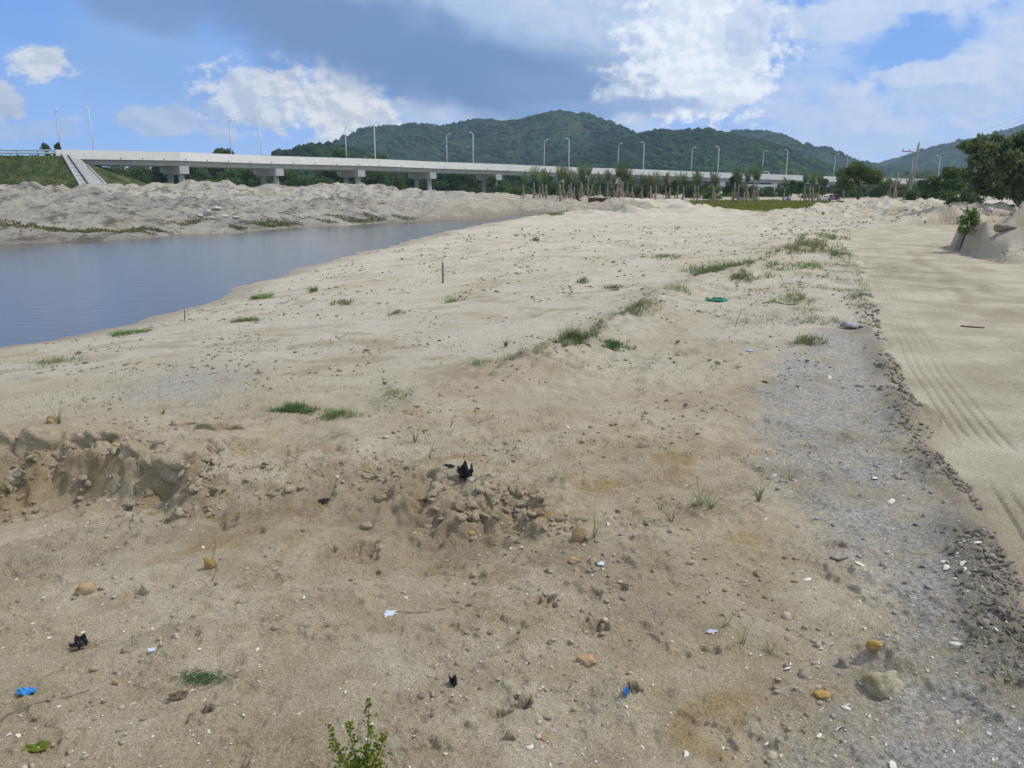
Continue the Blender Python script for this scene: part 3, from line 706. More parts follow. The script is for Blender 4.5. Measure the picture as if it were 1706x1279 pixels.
M['leaf'] = leaf_mat('dark_green_leaf', (0.05, 0.09, 0.026), (0.095, 0.15, 0.042), (0.12, 0.18, 0.045))
M['leaf_light'] = leaf_mat('light_green_leaf', (0.08, 0.14, 0.03), (0.14, 0.21, 0.045), (0.19, 0.24, 0.045))
M['leaf_feather'] = leaf_mat('feathery_leaf', (0.09, 0.135, 0.06), (0.15, 0.205, 0.09), (0.18, 0.22, 0.085))
M['palm_leaf'] = leaf_mat('palm_frond', (0.07, 0.125, 0.05), (0.13, 0.19, 0.075), (0.18, 0.19, 0.085), 0.9)
M['palm_dry'] = leaf_mat('dry_palm_frond', (0.16, 0.14, 0.08), (0.25, 0.20, 0.12), (0.13, 0.15, 0.07), 0.9)
M['grass'] = leaf_mat('grass_blade', (0.10, 0.17, 0.055), (0.18, 0.27, 0.085), (0.24, 0.27, 0.12), 8.0)
M['grass_dry'] = leaf_mat('dry_grass_blade', (0.17, 0.20, 0.085), (0.27, 0.28, 0.14), (0.15, 0.22, 0.07), 4.0)
M['shrubleaf'] = leaf_mat('bright_small_leaf', (0.10, 0.19, 0.02), (0.20, 0.31, 0.03), (0.33, 0.34, 0.03), 10.0, 0.4)
M['moss'] = leaf_mat('creeping_weed', (0.06, 0.15, 0.045), (0.11, 0.23, 0.07), (0.17, 0.25, 0.09), 12.0)

# ------------------------------------------------------------------ foliage builders (numpy)
def leaves(P_, size, rng, elong=1.6, updir=0.3, drop=0.0):
    """a diamond leaf at each point: verts and quads"""
    n = len(P_)
    a = rng.normal(size=(n, 3)); a[:, 2] += updir; a[:, 2] -= drop; a /= np.linalg.norm(a, axis=1)[:, None]
    c_ = rng.normal(size=(n, 3)); b_ = np.cross(a, c_); b_ /= np.linalg.norm(b_, axis=1)[:, None]
    s = size * (0.6 + 0.8 * rng.random(n))[:, None]
    nrm = np.cross(a, b_)
    V = np.stack([P_, P_ + a * s * elong * 0.5 + b_ * s * 0.5 + nrm * s * 0.12, P_ + a * s * elong, P_ + a * s * elong * 0.5 - b_ * s * 0.5 + nrm * s * 0.12], 1).reshape(-1, 3)
    F = np.arange(4 * n).reshape(-1, 4)
    return V, F
def crown_points(blobs, n, rng, shell=0.55):
    w_ = np.array([b[3] ** 2 * 1.0 for b in blobs]); w_ = w_ / w_.sum()
    idx = rng.choice(len(blobs), n, p=w_)
    B = np.array(blobs, float)[idx]
    d = rng.normal(size=(n, 3)); d /= np.linalg.norm(d, axis=1)[:, None]
    r = (shell + (1 - shell) * rng.random(n)) ** 0.8
    r *= 1 + 0.22 * np.sin(d[:, 0] * 7 + B[:, 0] * 3) * np.cos(d[:, 1] * 6 + d[:, 2] * 5)
    P_ = B[:, :3] + d * (r * B[:, 3])[:, None] * np.array([1, 1, 0.8])
    return P_
def make_tree(name, H, spread, nleaf, leafsize, mat, seed, trunkh=0.25, nblob=16, wide=1.0, low=False, limbs=5):
    rng = np.random.default_rng(seed)
    root = empty(name)
    blobs = []
    for i in range(nblob):
        a = rng.random() * 2 * math.pi; q = rng.random() ** 0.6
        zz = trunkh + (1 - trunkh) * (0.12 + 0.78 * rng.random())
        shape = math.sin(min(1, max(0.1, (1.05 - (zz - trunkh) / (1 - trunkh)) * 1.25)) * math.pi / 2)
        rad = spread * q * shape * wide
        br = spread * (0.26 + 0.20 * rng.random())
        blobs.append((rad * math.cos(a), rad * math.sin(a), H * zz - br * 0.3, br))
    blobs.append((0, 0, H * 0.62, spread * 0.5))
    if low:
        for i in range(6):
            a = i * 1.05; blobs.append((spread * 0.7 * math.cos(a), spread * 0.7 * math.sin(a), H * 0.16, spread * 0.38))
    P_ = crown_points(blobs, nleaf, rng)
    P_ = P_[P_[:, 2] > 0.02]
    V, F = leaves(P_, leafsize, rng)
    mesh_np('crown', V, F, mat, root)
    mb = MB()
    r0 = H * 0.022 + 0.03
    tp = [(0, 0, -0.3), (0.02 * H, 0, H * trunkh), (-0.01 * H, 0.02 * H, H * 0.6), (0, 0, H * 0.85)]
    mb.tube(tp, [r0 * 1.25, r0, r0 * 0.6, r0 * 0.15], 7)
    for k in range(limbs):
        bl = blobs[k]; z0 = H * (trunkh + 0.1 * rng.random())
        mb.tube([(0.01 * H, 0, z0), (bl[0] * 0.5, bl[1] * 0.5, (z0 + bl[2]) / 2 + 0.1), (bl[0], bl[1], bl[2])], [r0 * 0.55, r0 * 0.35, r0 * 0.1], 5)
    mb.build('trunk', M['bark'], root, True)
    return root

def frond(mb_v, mb_f, base, az, lift, L, curve, nleaf, lw, rng, ll=0.45):
    """feather frond: spine strip plus leaflets; appended to lists"""
    d = np.array([math.cos(az), math.sin(az), 0.0]); side = np.array([-math.sin(az), math.cos(az), 0.0])
    pts = []
    ang = lift; p = np.array(base, float); n = 9
    for i in range(n + 1):
        pts.append(p.copy()); ang_i = ang - curve * (i / n) ** 1.3
        p = p + (d * math.cos(ang_i) + np.array([0, 0, 1]) * math.sin(ang_i)) * L / n
    pts = np.array(pts)
    for i in range(n):
        k = len(mb_v); wd = 0.018 * (1 - i / n) + 0.004; w2 = 0.018 * (1 - (i + 1) / n) + 0.004
        mb_v += [pts[i] - side * wd, pts[i] + side * wd, pts[i + 1] + side * w2, pts[i + 1] - side * w2]; mb_f.append((k, k + 1, k + 2, k + 3))
    for j in range(nleaf):
        t_ = 0.18 + 0.82 * j / nleaf; x = t_ * n; i = min(int(x), n - 1); p = pts[i] + (pts[i + 1] - pts[i]) * (x - i)
        tang = pts[i + 1] - pts[i]; tang = tang / np.linalg.norm(tang)
        l = L * ll * math.sin(math.pi * (0.15 + 0.8 * t_)) * (0.85 + 0.3 * rng.random())
        for sg in (-1, 1):
            dr_ = side * sg * 0.75 + tang * 0.75 + np.array([0, 0, -0.25 - 0.3 * rng.random()]); dr_ /= np.linalg.norm(dr_)
            k = len(mb_v); wv_ = tang * lw * 0.5
            mb_v += [p - wv_, p + wv_, p + dr_ * l + np.array([0, 0, -0.08 * l])]; mb_f.append((k, k + 1, k + 2))
def make_palm(name, H, seed, nf=11, upright=True, dry=False, props=True, fl=None):
    rng = np.random.default_rng(seed); root = empty(name)
    th = H * (0.52 if upright else 0.72); fl = fl or H * (0.50 if upright else 0.36)
    bx, by = 0.06 * rng.normal(), 0.06 * rng.normal()
    mb = MB(); mb.tube([(0, 0, -0.2), (bx * .4, by * .4, th * .3), (bx, by, th * .7), (bx * 1.1, by * 1.1, th)], [0.15, 0.115, 0.095, 0.08], 8)
    mb.build('trunk', M['palm_bark'], root, True)
    V = []; F = []
    for i in range(nf):
        az = i * 2.4 + rng.random() * 0.6
        lift = R(89 - (4 + 15 * rng.random() if upright else 10 + 70 * rng.random()))
        frond(V, F, (bx * 1.1, by * 1.1, th - 0.05), az, lift, fl * (0.75 + 0.35 * rng.random()), (0.15 + 0.75 * rng.random() ** 2) if upright else (1.0 + 0.8 * rng.random()), 16, 0.07 if upright else 0.12, rng, 0.22 if upright else 0.32)
    o = mesh_np('crown', np.array(V), [tuple(f) for f in F], M['palm_dry'] if dry else M['palm_leaf'], root)
    if props:
        for k in range(3):
            a = k * 2.094 + rng.random() * 0.4; m2 = MB()
            m2.tube([(0.75 * math.cos(a), 0.75 * math.sin(a), -0.05), (bx * .3 + 0.07 * math.cos(a), by * .3 + 0.07 * math.sin(a), 1.45)], 0.05, 6)
            m2.build('prop', M['prop'], root)
    return root
def blades(centers, nb, h, spread, rng, width=0.006, lean=0.5, seg=3):
    """thin arching grass blades round each centre; centres (k,3)"""
    k = len(centers); n = k * nb
    c_ = np.repeat(np.asarray(centers, float), nb, 0)
    az = rng.random(n) * 2 * math.pi; d = np.stack([np.cos(az), np.sin(az), 0 * az], 1); sd_ = np.stack([-np.sin(az), np.cos(az), 0 * az], 1)
    base = c_ + d * (spread * rng.random(n))[:, None]
    L = h * (0.5 + 0.8 * rng.random(n)); ln = lean * (0.3 + 1.1 * rng.random(n))
    rows = []
    for s_ in range(seg + 1):
        q = s_ / seg
        p = base + d * (L * ln * q ** 1.8)[:, None] + np.array([0, 0, 1.0]) * (L * (q - 0.28 * ln * q * q))[:, None]
        wd = (width * (1 - q * 0.92))
        rows += [p - sd_ * wd, p + sd_ * wd]
    V = np.stack(rows, 1).reshape(-1, 3); st = 2 * (seg + 1)
    F = []
    base_i = (np.arange(n) * st)[:, None]
    for s_ in range(seg): F.append(base_i + np.array([[2 * s_, 2 * s_ + 1, 2 * s_ + 3, 2 * s_ + 2]]))
    return V, np.concatenate(F, 0)
def ico(sub=1):
    import bmesh
    bm = bmesh.new(); bmesh.ops.create_icosphere(bm, subdivisions=sub, radius=1.0)
    V = np.array([v.co[:] for v in bm.verts]); F = np.array([[v.index for v in f.verts] for f in bm.faces]); bm.free()
    return V, F
ICO1 = ico(1); ICO2 = ico(2); ICO3 = ico(3); ICO4 = ico(4)
def rock_verts(Vi, seed, amp=0.25, freq=1.3, fl=(1, 1, 0.65), facet=0.0):
    V = Vi.copy(); s = seed * 3.7
    n = pn(V[:, 0] * freq + s, V[:, 1] * freq + V[:, 2] * 0.7 * freq, seed) + 0.5 * pn(V[:, 0] * freq * 2.3 + V[:, 2] * 2 * freq + s, V[:, 1] * freq * 2.3, seed + 5) + 0.25 * pn(V[:, 0] * freq * 5 + V[:, 2] * 4, V[:, 1] * freq * 5 + s, seed + 9)
    n = n + 0.14 * pn(V[:, 0] * freq * 11 + V[:, 2] * 9 + s, V[:, 1] * freq * 11 - V[:, 2] * 5, seed + 13) * (len(V) > 600)
    V = V * (1 + amp * n)[:, None]
    if facet:
        rng = np.random.default_rng(seed)
        for k in range(7):
            d = rng.normal(size=3); d /= np.linalg.norm(d); q = V @ d; lim = 0.62 + 0.2 * rng.random()
            V = V - np.outer(np.maximum(q - lim, 0) * facet, d)
    return V * np.array(fl)
def scatter(protoVF, pos, scl, rng, flat_=1.0, tilt=0.5, rz=None):
    """many copies of a small mesh merged in one"""
    Vp, Fp = protoVF; n = len(pos); m = len(Vp)
    az = rng.random(n) * 2 * math.pi if rz is None else rz
    ca, sa = np.cos(az), np.sin(az)
    tx = (rng.random(n) - 0.5) * tilt; ty = (rng.random(n) - 0.5) * tilt
    sc = scl if np.ndim(scl) == 2 else np.stack([scl, scl * (0.6 + 0.5 * rng.random(n)), scl * flat_], 1)
    V = Vp[None] * sc[:, None, :]
    z = V[:, :, 2] + V[:, :, 0] * tx[:, None] + V[:, :, 1] * ty[:, None]
    x = V[:, :, 0] * ca[:, None] - V[:, :, 1] * sa[:, None]; y = V[:, :, 0] * sa[:, None] + V[:, :, 1] * ca[:, None]
    V = np.stack([x, y, z], 2) + pos[:, None, :]
    F = Fp[None] + (np.arange(n) * m)[:, None, None]
    return V.reshape(-1, 3), F.reshape(-1, Fp.shape[1])

# ================================================================== hills
def hill_mat(name, brown=0.35, seed=0.0):
    m, t, b = material(name, 0.95, 0.1)
    tc_ = t.vmath('ADD', t.node('ShaderNodeTexCoord').outputs['Object'], (seed, 0, 0))
    c = t.mix(t.ramp(t.noise(tc_, 0.05, 8, 0.7), 0.38, 0.62), (0.018, 0.050, 0.022), (0.055, 0.125, 0.038))
    c = t.mix(t.ramp(t.noise(tc_, 0.010, 7, 0.7), 0.44, 0.56, 0.75, 0), c, (0.014, 0.030, 0.016))
    c = t.mix(t.ramp(t.noise(t.vmath('ADD', tc_, (77, 9, 0)), 0.007, 7, 0.7), 0.52, 0.62, 0, brown), c, (0.12, 0.115, 0.065))
    v_ = t.vor(tc_, 0.16)
    c = t.mix(t.ramp(v_, 0.1, 0.8, 0, 0.6), c, (0.02, 0.035, 0.015))
    t.put(b.inputs['Base Color'], c)
    t.put(b.inputs['Normal'], t.bump(t.math('ADD', v_, t.noise(tc_, 0.3, 5, 0.7)), 1.0, 2.5))
    return m
M['hill'] = hill_mat('wooded_slope', 0.3, 0.0); M['hill2'] = hill_mat('wooded_slope_patchy', 0.8, 400.0)
CL = []
def hill(rows, D, wid, mat, seed, clump=6.0, nclump=2500, spur=0.22, name='hill'):
    us = np.array([r[0] for r in rows], float); vs = np.array([r[1] for r in rows], float)
    n = int(abs(us[-1] - us[0]) * D / FPX / (D / 1300 * 5)) + 2
    uu = np.linspace(us[0], us[-1], n); vv = np.interp(uu, us, vs) + 3.5
    kern = np.array([1, 2, 3, 2, 1.]); kern /= kern.sum()
    vv = np.convolve(np.pad(vv, 2, mode='edge'), kern, 'valid')
    Cx = np.array([at_y(a, b_, D) for a, b_ in zip(uu, vv)])
    m = 90; cs = np.linspace(-1, 1, m)
    X = np.repeat(Cx[:, 0][:, None], m, 1); Y = D + cs[None] * wid * np.ones((n, 1)); Z0 = Cx[:, 2][:, None]
    prof = np.cos(np.clip(np.abs(cs), 0, 1) * math.pi / 2)[None] ** 1.15
    sp_ = fbm(X, Y * 0.5, wid * 0.55, 5, seed, 0.55)
    a = sstep(0.0, 0.35, np.abs(cs))[None]
    Z = Z0 * prof * (1 + spur * sp_ * a) - 2 + a * 0.06 * Z0 * fbm(X, Y, 60, 4, seed + 3)
    Z = np.where(cs[None] < 0, np.minimum(Z, EYE + (Z0 - EYE) * (Y / D) * 0.985 + 0 * X), Z)
    Z += 1.2 * pn(X / 7.0, Y / 9.0, seed + 8) * clump / 6
    V = np.stack([X.ravel(), Y.ravel(), Z.ravel()], 1)
    i = np.arange(n - 1)[:, None]; j = np.arange(m - 1)[None]
    F = np.stack([i * m + j, (i + 1) * m + j, (i + 1) * m + j + 1, i * m + j + 1], -1).reshape(-1, 4)
    o = mesh_np(name, V, F, mat, None, True); tag(o, kind='structure')
    rng = np.random.default_rng(seed + 50)
    ii = rng.integers(0, n - 1, nclump); jj = (rng.beta(1.6, 1.6, nclump) * 0.56 * (m - 1)).astype(int)
    k = nclump // 7; jj[:k] = int((m - 1) / 2) + rng.integers(-1, 2, k)
    p = np.stack([X[ii, jj], Y[ii, jj], Z[ii, jj]], 1); p[:, 0] += (rng.random(nclump) - 0.5) * 5
    s = clump * (0.25 + 0.7 * rng.random(nclump) ** 2) * (0.45 + 0.7 * (pn(p[:, 0] / 50, p[:, 1] / 50, seed) > -0.1))
    CL.append((p, s))
HA = [(560, 300), (585, 245), (600, 229), (640, 213), (665, 207), (690, 208), (712, 203), (740, 211), (775, 200), (800, 194), (830, 200), (855, 200), (885, 192), (920, 183), (950, 185), (978, 194), (1005, 206), (1030, 219), (1060, 236), (1100, 262), (1140, 290), (1170, 310)]
HB = [(880, 300), (915, 268), (955, 246), (1000, 237), (1045, 226), (1080, 216), (1112, 212), (1150, 213), (1190, 226), (1250, 246), (1300, 267), (1350, 283), (1400, 300), (1430, 312)]
HC = [(1120, 262), (1160, 238), (1190, 223), (1225, 214), (1275, 218), (1310, 233), (1350, 255), (1390, 266), (1440, 272), (1500, 290), (1560, 308)]
HD = [(1440, 306), (1485, 274), (1530, 250), (1562, 240), (1600, 229), (1640, 224), (1706, 203), (1800, 180), (1950, 170), (2200, 200)]
HE = [(395, 312), (440, 268), (470, 252), (500, 247), (530, 240), (548, 238), (575, 243), (600, 250), (640, 268), (700, 298), (730, 312)]
hill(HA, 1250, 420, M['hill2'], 301, 6, 7000)
hill(HB, 850, 270, M['hill'], 302, 5, 7000)
hill(HC, 1350, 380, M['hill'], 303, 6, 4000)
hill(HD, 1500, 450, M['hill2'], 304, 6, 4500)
hill(HE, 430, 80, M['hill'], 305, 4.5, 1800, 0.1)
Vc = rock_verts(ICO1[0], 4, 0.3, 1.5, (1, 1, 0.8))
Pc = np.concatenate([c_[0] for c_ in CL]); Sc = np.concatenate([c_[1] for c_ in CL])
V, F = scatter((Vc, ICO1[1]), Pc, Sc, np.random.default_rng(5), 0.9, 0.3)
M['canopy'] = hill_mat('far_canopy', 0.25, 90.0)
tag(mesh_np('forest', V, F, M['canopy'], None, False), 'dark green tree canopy covering the far hills', 'forest', kind='stuff')

# ================================================================== bridge
TAB_U = [-500, -100, 92, 305, 627, 790, 949, 1197, 1450, 1706, 1950]
TAB_Y = [128, 142, 152, 166, 198, 216, 232, 255, 274, 290, 304]
TOP_U = [-500, -100, 92, 160, 300, 440, 627, 722, 832, 949, 1073, 1197, 1313, 1390, 1500, 1706, 1950]
TOP_V = [246, 248, 249, 250, 253, 259, 264.5, 269, 273, 278, 282, 287, 291, 294, 297, 301, 304]
def near_pt(u):
    x, y, z = at_y(u, float(np.interp(u, TOP_U, TOP_V)), float(np.interp(u, TAB_U, TAB_Y))); return Vector((x, y, z))
def frame(u):
    p = near_pt(u); q = near_pt(u + 12); a = near_pt(u - 12); T = (q - a); T.z = 0; T.normalize()
    return p, T, Vector((-T.y, T.x, 0))
BU = [92] + list(range(120, 1960, 30))
bridge = empty('bridge', near_pt(92))
tag(bridge, 'long white concrete road bridge on hammerhead piers crossing behind the river and palms', 'bridge')
B0 = Vector(bridge.location)
def sect(u, prof):
    p, T, N = frame(u)
    return [tuple(p - B0 + N * a + Vector((0, 0, z))) for a, z in prof]
WB = 12.0
def sweep(name, prof, mat, us=BU):
    mb = MB(); mb.extrude([sect(u, prof) for u in us]); return mb.build(name, mat, bridge)
sweep('parapet', [(0, 0), (0, -1.72), (0.28, -1.72), (0.32, -1.0), (0.26, 0)], M['white_concrete'])
sweep('parapet', [(WB, 0), (WB - .26, 0), (WB - .32, -1.0), (WB - .28, -1.72), (WB, -1.72)], M['white_concrete'])
sweep('deck', [(0.33, -1.05), (0.33, -1.75), (1.3, -1.95), (WB - 1.3, -1.95), (WB - .33, -1.75), (WB - .33, -1.05)], M['asphalt'])
for a in (0.55, 3.2, 5.9, 8.6):
    sweep('girder', [(a, -1.80), (a, -2.72), (a + 1.5, -2.72), (a + 1.5, -1.96)] if a < 1 else [(a, -1.96), (a, -2.72), (a + 1.5, -2.72), (a + 1.5, -1.96)], M['concrete'])
PIER_U = [305, 465, 602, 722, 832, 936, 1028, 1118, 1206, 1293, 1380, 1464, 1546, 1627, 1700]
for u in PIER_U:
    p, T, N = frame(u); top = p.z - 2.72
    pc = p + N * 1.1
    g = max(-0.2, Hh(min(pc.x, 300), pc.y)) if math.hypot(pc.x, pc.y) < 225 else 0.1
    pr = empty('pier', tuple(p - B0 + Vector((0, 0, g - p.z)))); pr.parent = bridge
    pr.rotation_euler = (0, 0, math.atan2(N.y, N.x))
    H = top - g
    mb = MB()
    def cs(x, hw, z0, z1): return [(x, -hw, z0), (x, hw, z0), (x, hw, z1), (x, -hw, z1)]
    hc = 1.55
    mb.extrude([cs(0.2, 0.95, H - hc, H), cs(1.4, 0.95, H - hc - .05, H), cs(2.4, 0.95, H - hc - .05, H), cs(9.4, 0.95, H - hc - 0.05, H), cs(11.6, 0.95, H - 1.0, H)])
    mb.build('pier_cap', M['cap'], pr)
    for xx in (2.3, 8.6):
        mb = MB(); mb.tube([(xx, 0, -1.0), (xx, 0, H - hc - 0.05)], 0.62, 16); mb.build('column', M['cap'], pr, True)
    for xx in (1.2, 3.9, 6.6, 9.3):
        mb = MB(); mb.box((xx, 0, H + 0.02), (0.7, 0.6, 0.06)); mb.build('bearing', M['asphalt'], pr)
# drain spouts and joint boxes along the parapet face
for u in range(200, 1640, 36):
    p, T, N = frame(u); mb = MB(); mb.box(tuple(p - B0 + Vector((0, 0, -1.45)) - N * 0.06), (0.14, 0.14, 0.22), math.atan2(T.y, T.x)); mb.build('drain_spout', M['asphalt'], bridge)
# abutment
p, T, N = frame(100)
mb = MB(); mb.box(tuple(p - B0 + T * 1.6 + N * 5.5 + Vector((0, 0, -3.0))), (3.6, 10.4, 2.5), math.atan2(T.y, T.x))
mb.box(tuple(p - B0 + T * 1.2 + N * 5.5 + Vector((0, 0, -5.4))), (7.0, 11.2, 2.7), math.atan2(T.y, T.x)); mb.build('abutment', M['cap'], bridge)

# embankment carrying the road to the bridge
mg2, t, b = material('grassy_embankment', 0.95, 0.1)
tc_ = t.node('ShaderNodeTexCoord').outputs['Object']
c = t.mix(t.ramp(t.noise(tc_, 0.35, 8, 0.7), 0.35, 0.65), (0.035, 0.05, 0.02), (0.12, 0.135, 0.05))
c = t.mix(t.ramp(t.noise(tc_, 0.15, 5, 0.6), 0.52, 0.66, 0, 0.6), c, (0.22, 0.17, 0.10))
t.put(b.inputs['Base Color'], c); t.put(b.inputs['Normal'], t.bump(t.noise(tc_, 2.0, 6, 0.7), 1.0, 0.3))
us = np.linspace(-700, 97, 60); rows = []
K = 14
for u in us:
    yy = float(np.interp(u, TAB_U, TAB_Y)); p = near_pt(u); f_ = Vector(at_y(u + 38 * (u + 700) / 797, 311, yy - 9.5)); f_.z = 1.0
    p = p + Vector((0, 0, -1.05)); r_ = [p + Vector((-4, 13, 0)), p + Vector((0, .5, 0))]
    for k in range(1, K + 1):
        q = k / K; w_ = r_[1].lerp(f_, q); w_.z += 0.25 * math.sin(q * math.pi) + 0.18 * float(pn(w_.x / 2.0, w_.y / 1.4 + q * 3, 5)) * (q < .99)
        r_.append(w_)
    rows.append(r_)
n = len(rows[0]); V = [tuple(q) for r_ in rows for q in r_]; F = []
for i in range(len(rows) - 1):
    for k in range(n - 1): F.append((i * n + k, i * n + k + 1, (i + 1) * n + k + 1, (i + 1) * n + k))
# end slope running down beneath the bridge
e0 = len(V); end = rows[-1]
TopC = Vector(at_y(134, 268, 155)); FootC = Vector(at_y(186, 311, 149)); FootC.z = 1.0
V += [tuple(TopC + Vector((-4, 12, 0))), tuple(TopC), tuple(FootC), tuple(FootC + Vector((6, 12, 0)))]
k0 = (len(rows) - 1) * n
F += [(k0, k0 + 1, e0 + 1, e0), (k0 + 1, k0 + n - 1, e0 + 2, e0 + 1), (e0 + 1, e0 + 2, e0 + 3, e0), tuple([k0 + i for i in range(1, n)])]
tag(mesh_np('embankment', V, F, mg2, None, True), kind='structure')
A_, Bf, Ct, Cf = Vector(rows[-1][1]), Vector(rows[-1][-1]), TopC, FootC
nrm = (Bf - A_).cross(Ct - A_).normalized()
if nrm.y > 0: nrm = -nrm
pv = empty('concrete_slope', tuple(A_)); tag(pv, 'grey concrete slope paving running down beside the bridge abutment', 'slope paving')
def slab(a, b_, c_, d_, th, name, mat, up=0.06):
    q = [Vector(x_) - A_ + nrm * up for x_ in (a, b_, c_, d_)]; q2 = [x_ + nrm * th for x_ in q]
    mb = MB(); mb.add([tuple(x_) for x_ in q + q2], [(0, 1, 2, 3), (4, 7, 6, 5), (0, 4, 5, 1), (1, 5, 6, 2), (2, 6, 7, 3), (3, 7, 4, 0)])
    return mb.build(name, mat, pv)
def L4(s_, t_): return A_.lerp(Ct, s_).lerp(Bf.lerp(Cf, s_), t_)
slab(L4(0, 0), L4(1, 0), L4(1, 1), L4(0, 1), 0.12, 'paving', M['concrete'], 0.25)
slab(L4(0, 0), L4(.06, 0), L4(.06, 1), L4(0, 1), 0.25, 'kerb', M['cap'], 0.38)
slab(L4(.30, 0), L4(.35, 0), L4(.35, 1), L4(.30, 1), 0.22, 'kerb', M['asphalt'], 0.38)
slab(L4(.95, .2), L4(1, .2), L4(1, 1), L4(.95, 1), 0.25, 'kerb', M['cap'], 0.38)
for k in range(1, 9):
    slab(L4(.07, k / 9), L4(.29, k / 9), L4(.29, k / 9 + .02), L4(.07, k / 9 + .02), 0.10, 'step', M['cap'], 0.38)

# guardrail on the embankment
gr_ = empty('guardrail', tuple(near_pt(90))); G0 = Vector(gr_.location); tag(gr_, 'blue-grey metal guardrail along the top of the grassy embankment', 'guardrail')
gu = list(range(-560, 96, 20)) + [95]
for z0, hh in ((0.02, 0.32), (-0.48, 0.32)):
    mb = MB(); mb.extrude([[tuple(near_pt(u) - G0 + Vector((0, a, z0 + b_))) for a, b_ in ((0.5, 0), (0.42, -hh * .3), (0.5, -hh * .5), (0.42, -hh * .7), (0.5, -hh), (0.58, -hh * .5))] for u in gu]); mb.build('rail', M['rail'], gr_)
for u in range(-520, 96, 34):
    mb = MB(); mb.box(tuple(near_pt(u) - G0 + Vector((0, 0.66, -0.50))), (0.14, 0.14, 1.2)); mb.build('post', M['rail'], gr_)

# street lamps: two rows
def make_lamp(hh, far):
    root = empty('street_lamp'); sx = 1
    mb = MB(); mb.tube([(0, 0, -1.0), (0, 0, hh * .5), (0, 0, hh - 0.35), (0.18, 0, hh - .02)], [0.14, 0.11, 0.085, 0.08], 8); mb.build('pole', M['lamp'], root, True)
    mb = MB(); mb.tube([(0.18, 0, hh - .02), (0.55, 0, hh + .28), (1.25, 0, hh + 0.42)], 0.065, 6); mb.build('arm', M['lamp'], root, True)
    mb = MB(); mb.box((1.45, 0, hh + 0.42), (0.85, 0.34, 0.16), taper=0.8); mb.build('lamp_head', M['lamp'], root)
    mb = MB(); mb.box((0, 0, -1.12), (0.75, 0.55, 0.5)); mb.build('base_box', M['cap'], root)
    return root
lampp = make_lamp(7.6, False); first = True
def put_lamp(u, far, i, tot):
    global first
    if far:
        best = None
        for uu in np.linspace(u - 10, u + 400, 300):
            p, T, N = frame(uu); q = p + N * (WB - 0.45); d = ray(u, 300)
            e = abs(q.x / q.y - d[0] / d[1])
            if best is None or e < best[0]: best = (e, q, N)
        q, N = best[1], -best[2]
    else:
        p, T, N = frame(u); q = p + N * 0.45
    o = lampp if first else copy_tree(lampp); first = False
    o.location = q; o.rotation_euler = (0, 0, math.atan2(N.y, N.x))
    row = 'far parapet with its arm reaching right, # from the left' if far else 'near parapet with its arm reaching left, # from the left'
    tag(o, 'white street lamp on the %s' % row.replace('#', nth(i)), 'street lamp', 'street lamps in two rows along the bridge')
nu = [157, 437, 627, 790, 949, 1073, 1197, 1311, 1430, 1564]; fu = [108, 389, 579, 745, 906, 1029, 1151, 1269, 1388, 1517]
for i, u in enumerate(nu): put_lamp(u, False, i, len(nu))
for i, u in enumerate(fu): put_lamp(u, True, i, len(fu))

# vehicles on the deck seen over the parapet
p, T, N = frame(1283)
def make_van():
    root = empty('white_van'); L, w_, h_ = 4.6, 1.8, 2.0
    mb = MB(); prof = [(-2.3, .35), (-2.3, 1.0), (-1.9, 1.15), (-1.3, 1.9), (-1.1, 2.0), (2.1, 2.0), (2.3, 1.7), (2.3, .35)]
    mb.extrude([[(x_, s_, z_) for x_, z_ in prof] for s_ in (-.9, .9)]); mb.build('body', M['whitep'], root)
    for s_ in (-.905, .905):
        mb = MB(); mb.box((0.3, s_, 1.5), (2.9, 0.02, .5)); mb.build('window', M['glass'], root)
        for x_ in (-1.4, 1.4):
            mb = MB(); mb.tube([(x_, s_ - .05 * np.sign(s_) * 2, .35), (x_, s_ + .02 * np.sign(s_), .35)], .35, 14); mb.build('wheel', M['rubber'], root)
    return root
vn = make_van(); vn.location = tuple(p + N * 3.4 + Vector((0, 0, -1.04))); vn.rotation_euler = (0, 0, math.atan2(T.y, T.x) + math.pi)
tag(vn, 'white van driving over the bridge, its roof showing above the parapet', 'van')

# ================================================================== trees
protos = [make_tree('broadleaf_tree', 7.0, 3.4, 4200, 0.30, M['leaf'], 1, 0.12, 18, low=True), make_tree('broadleaf_tree', 6.2, 3.8, 4200, 0.30, M['leaf'], 2, 0.1, 16, low=True),
          make_tree('broadleaf_tree', 5.0, 3.2, 3600, 0.28, M['leaf_light'], 3, 0.08, 14, low=True), make_tree('broadleaf_tree', 8.2, 3.0, 4200, 0.30, M['leaf'], 4, 0.2, 18)]
used = [False] * 4
def place(protos_, used_, k, loc, sc, rz):
    o = protos_[k] if not used_[k] else copy_tree(protos_[k]); used_[k] = True
    o.location = loc; o.scale = sc; o.rotation_euler = (0, 0, rz); return o
rng = np.random.default_rng(77)
belt = []
for u in np.arange(178, 900, 24):
    yb = float(np.interp(u, TAB_U, TAB_Y)); belt.append((u + rng.normal() * 6, yb + 26 + 14 * rng.random(), 1.0 + 0.35 * rng.random(), 0))
for u in np.arange(190, 900, 42): belt.append((u + rng.normal() * 8, float(np.interp(u, TAB_U, TAB_Y)) + 60 + 20 * rng.random(), 1.35 + 0.3 * rng.random(), 1))
for u in np.arange(820, 1600, 17):
    yb = float(np.interp(u, TAB_U, TAB_Y)); belt.append((u + rng.normal() * 6, 128 + 40 * rng.random() + max(0, u - 1000) * 0.03, 0.36 + 0.2 * rng.random(), 2))
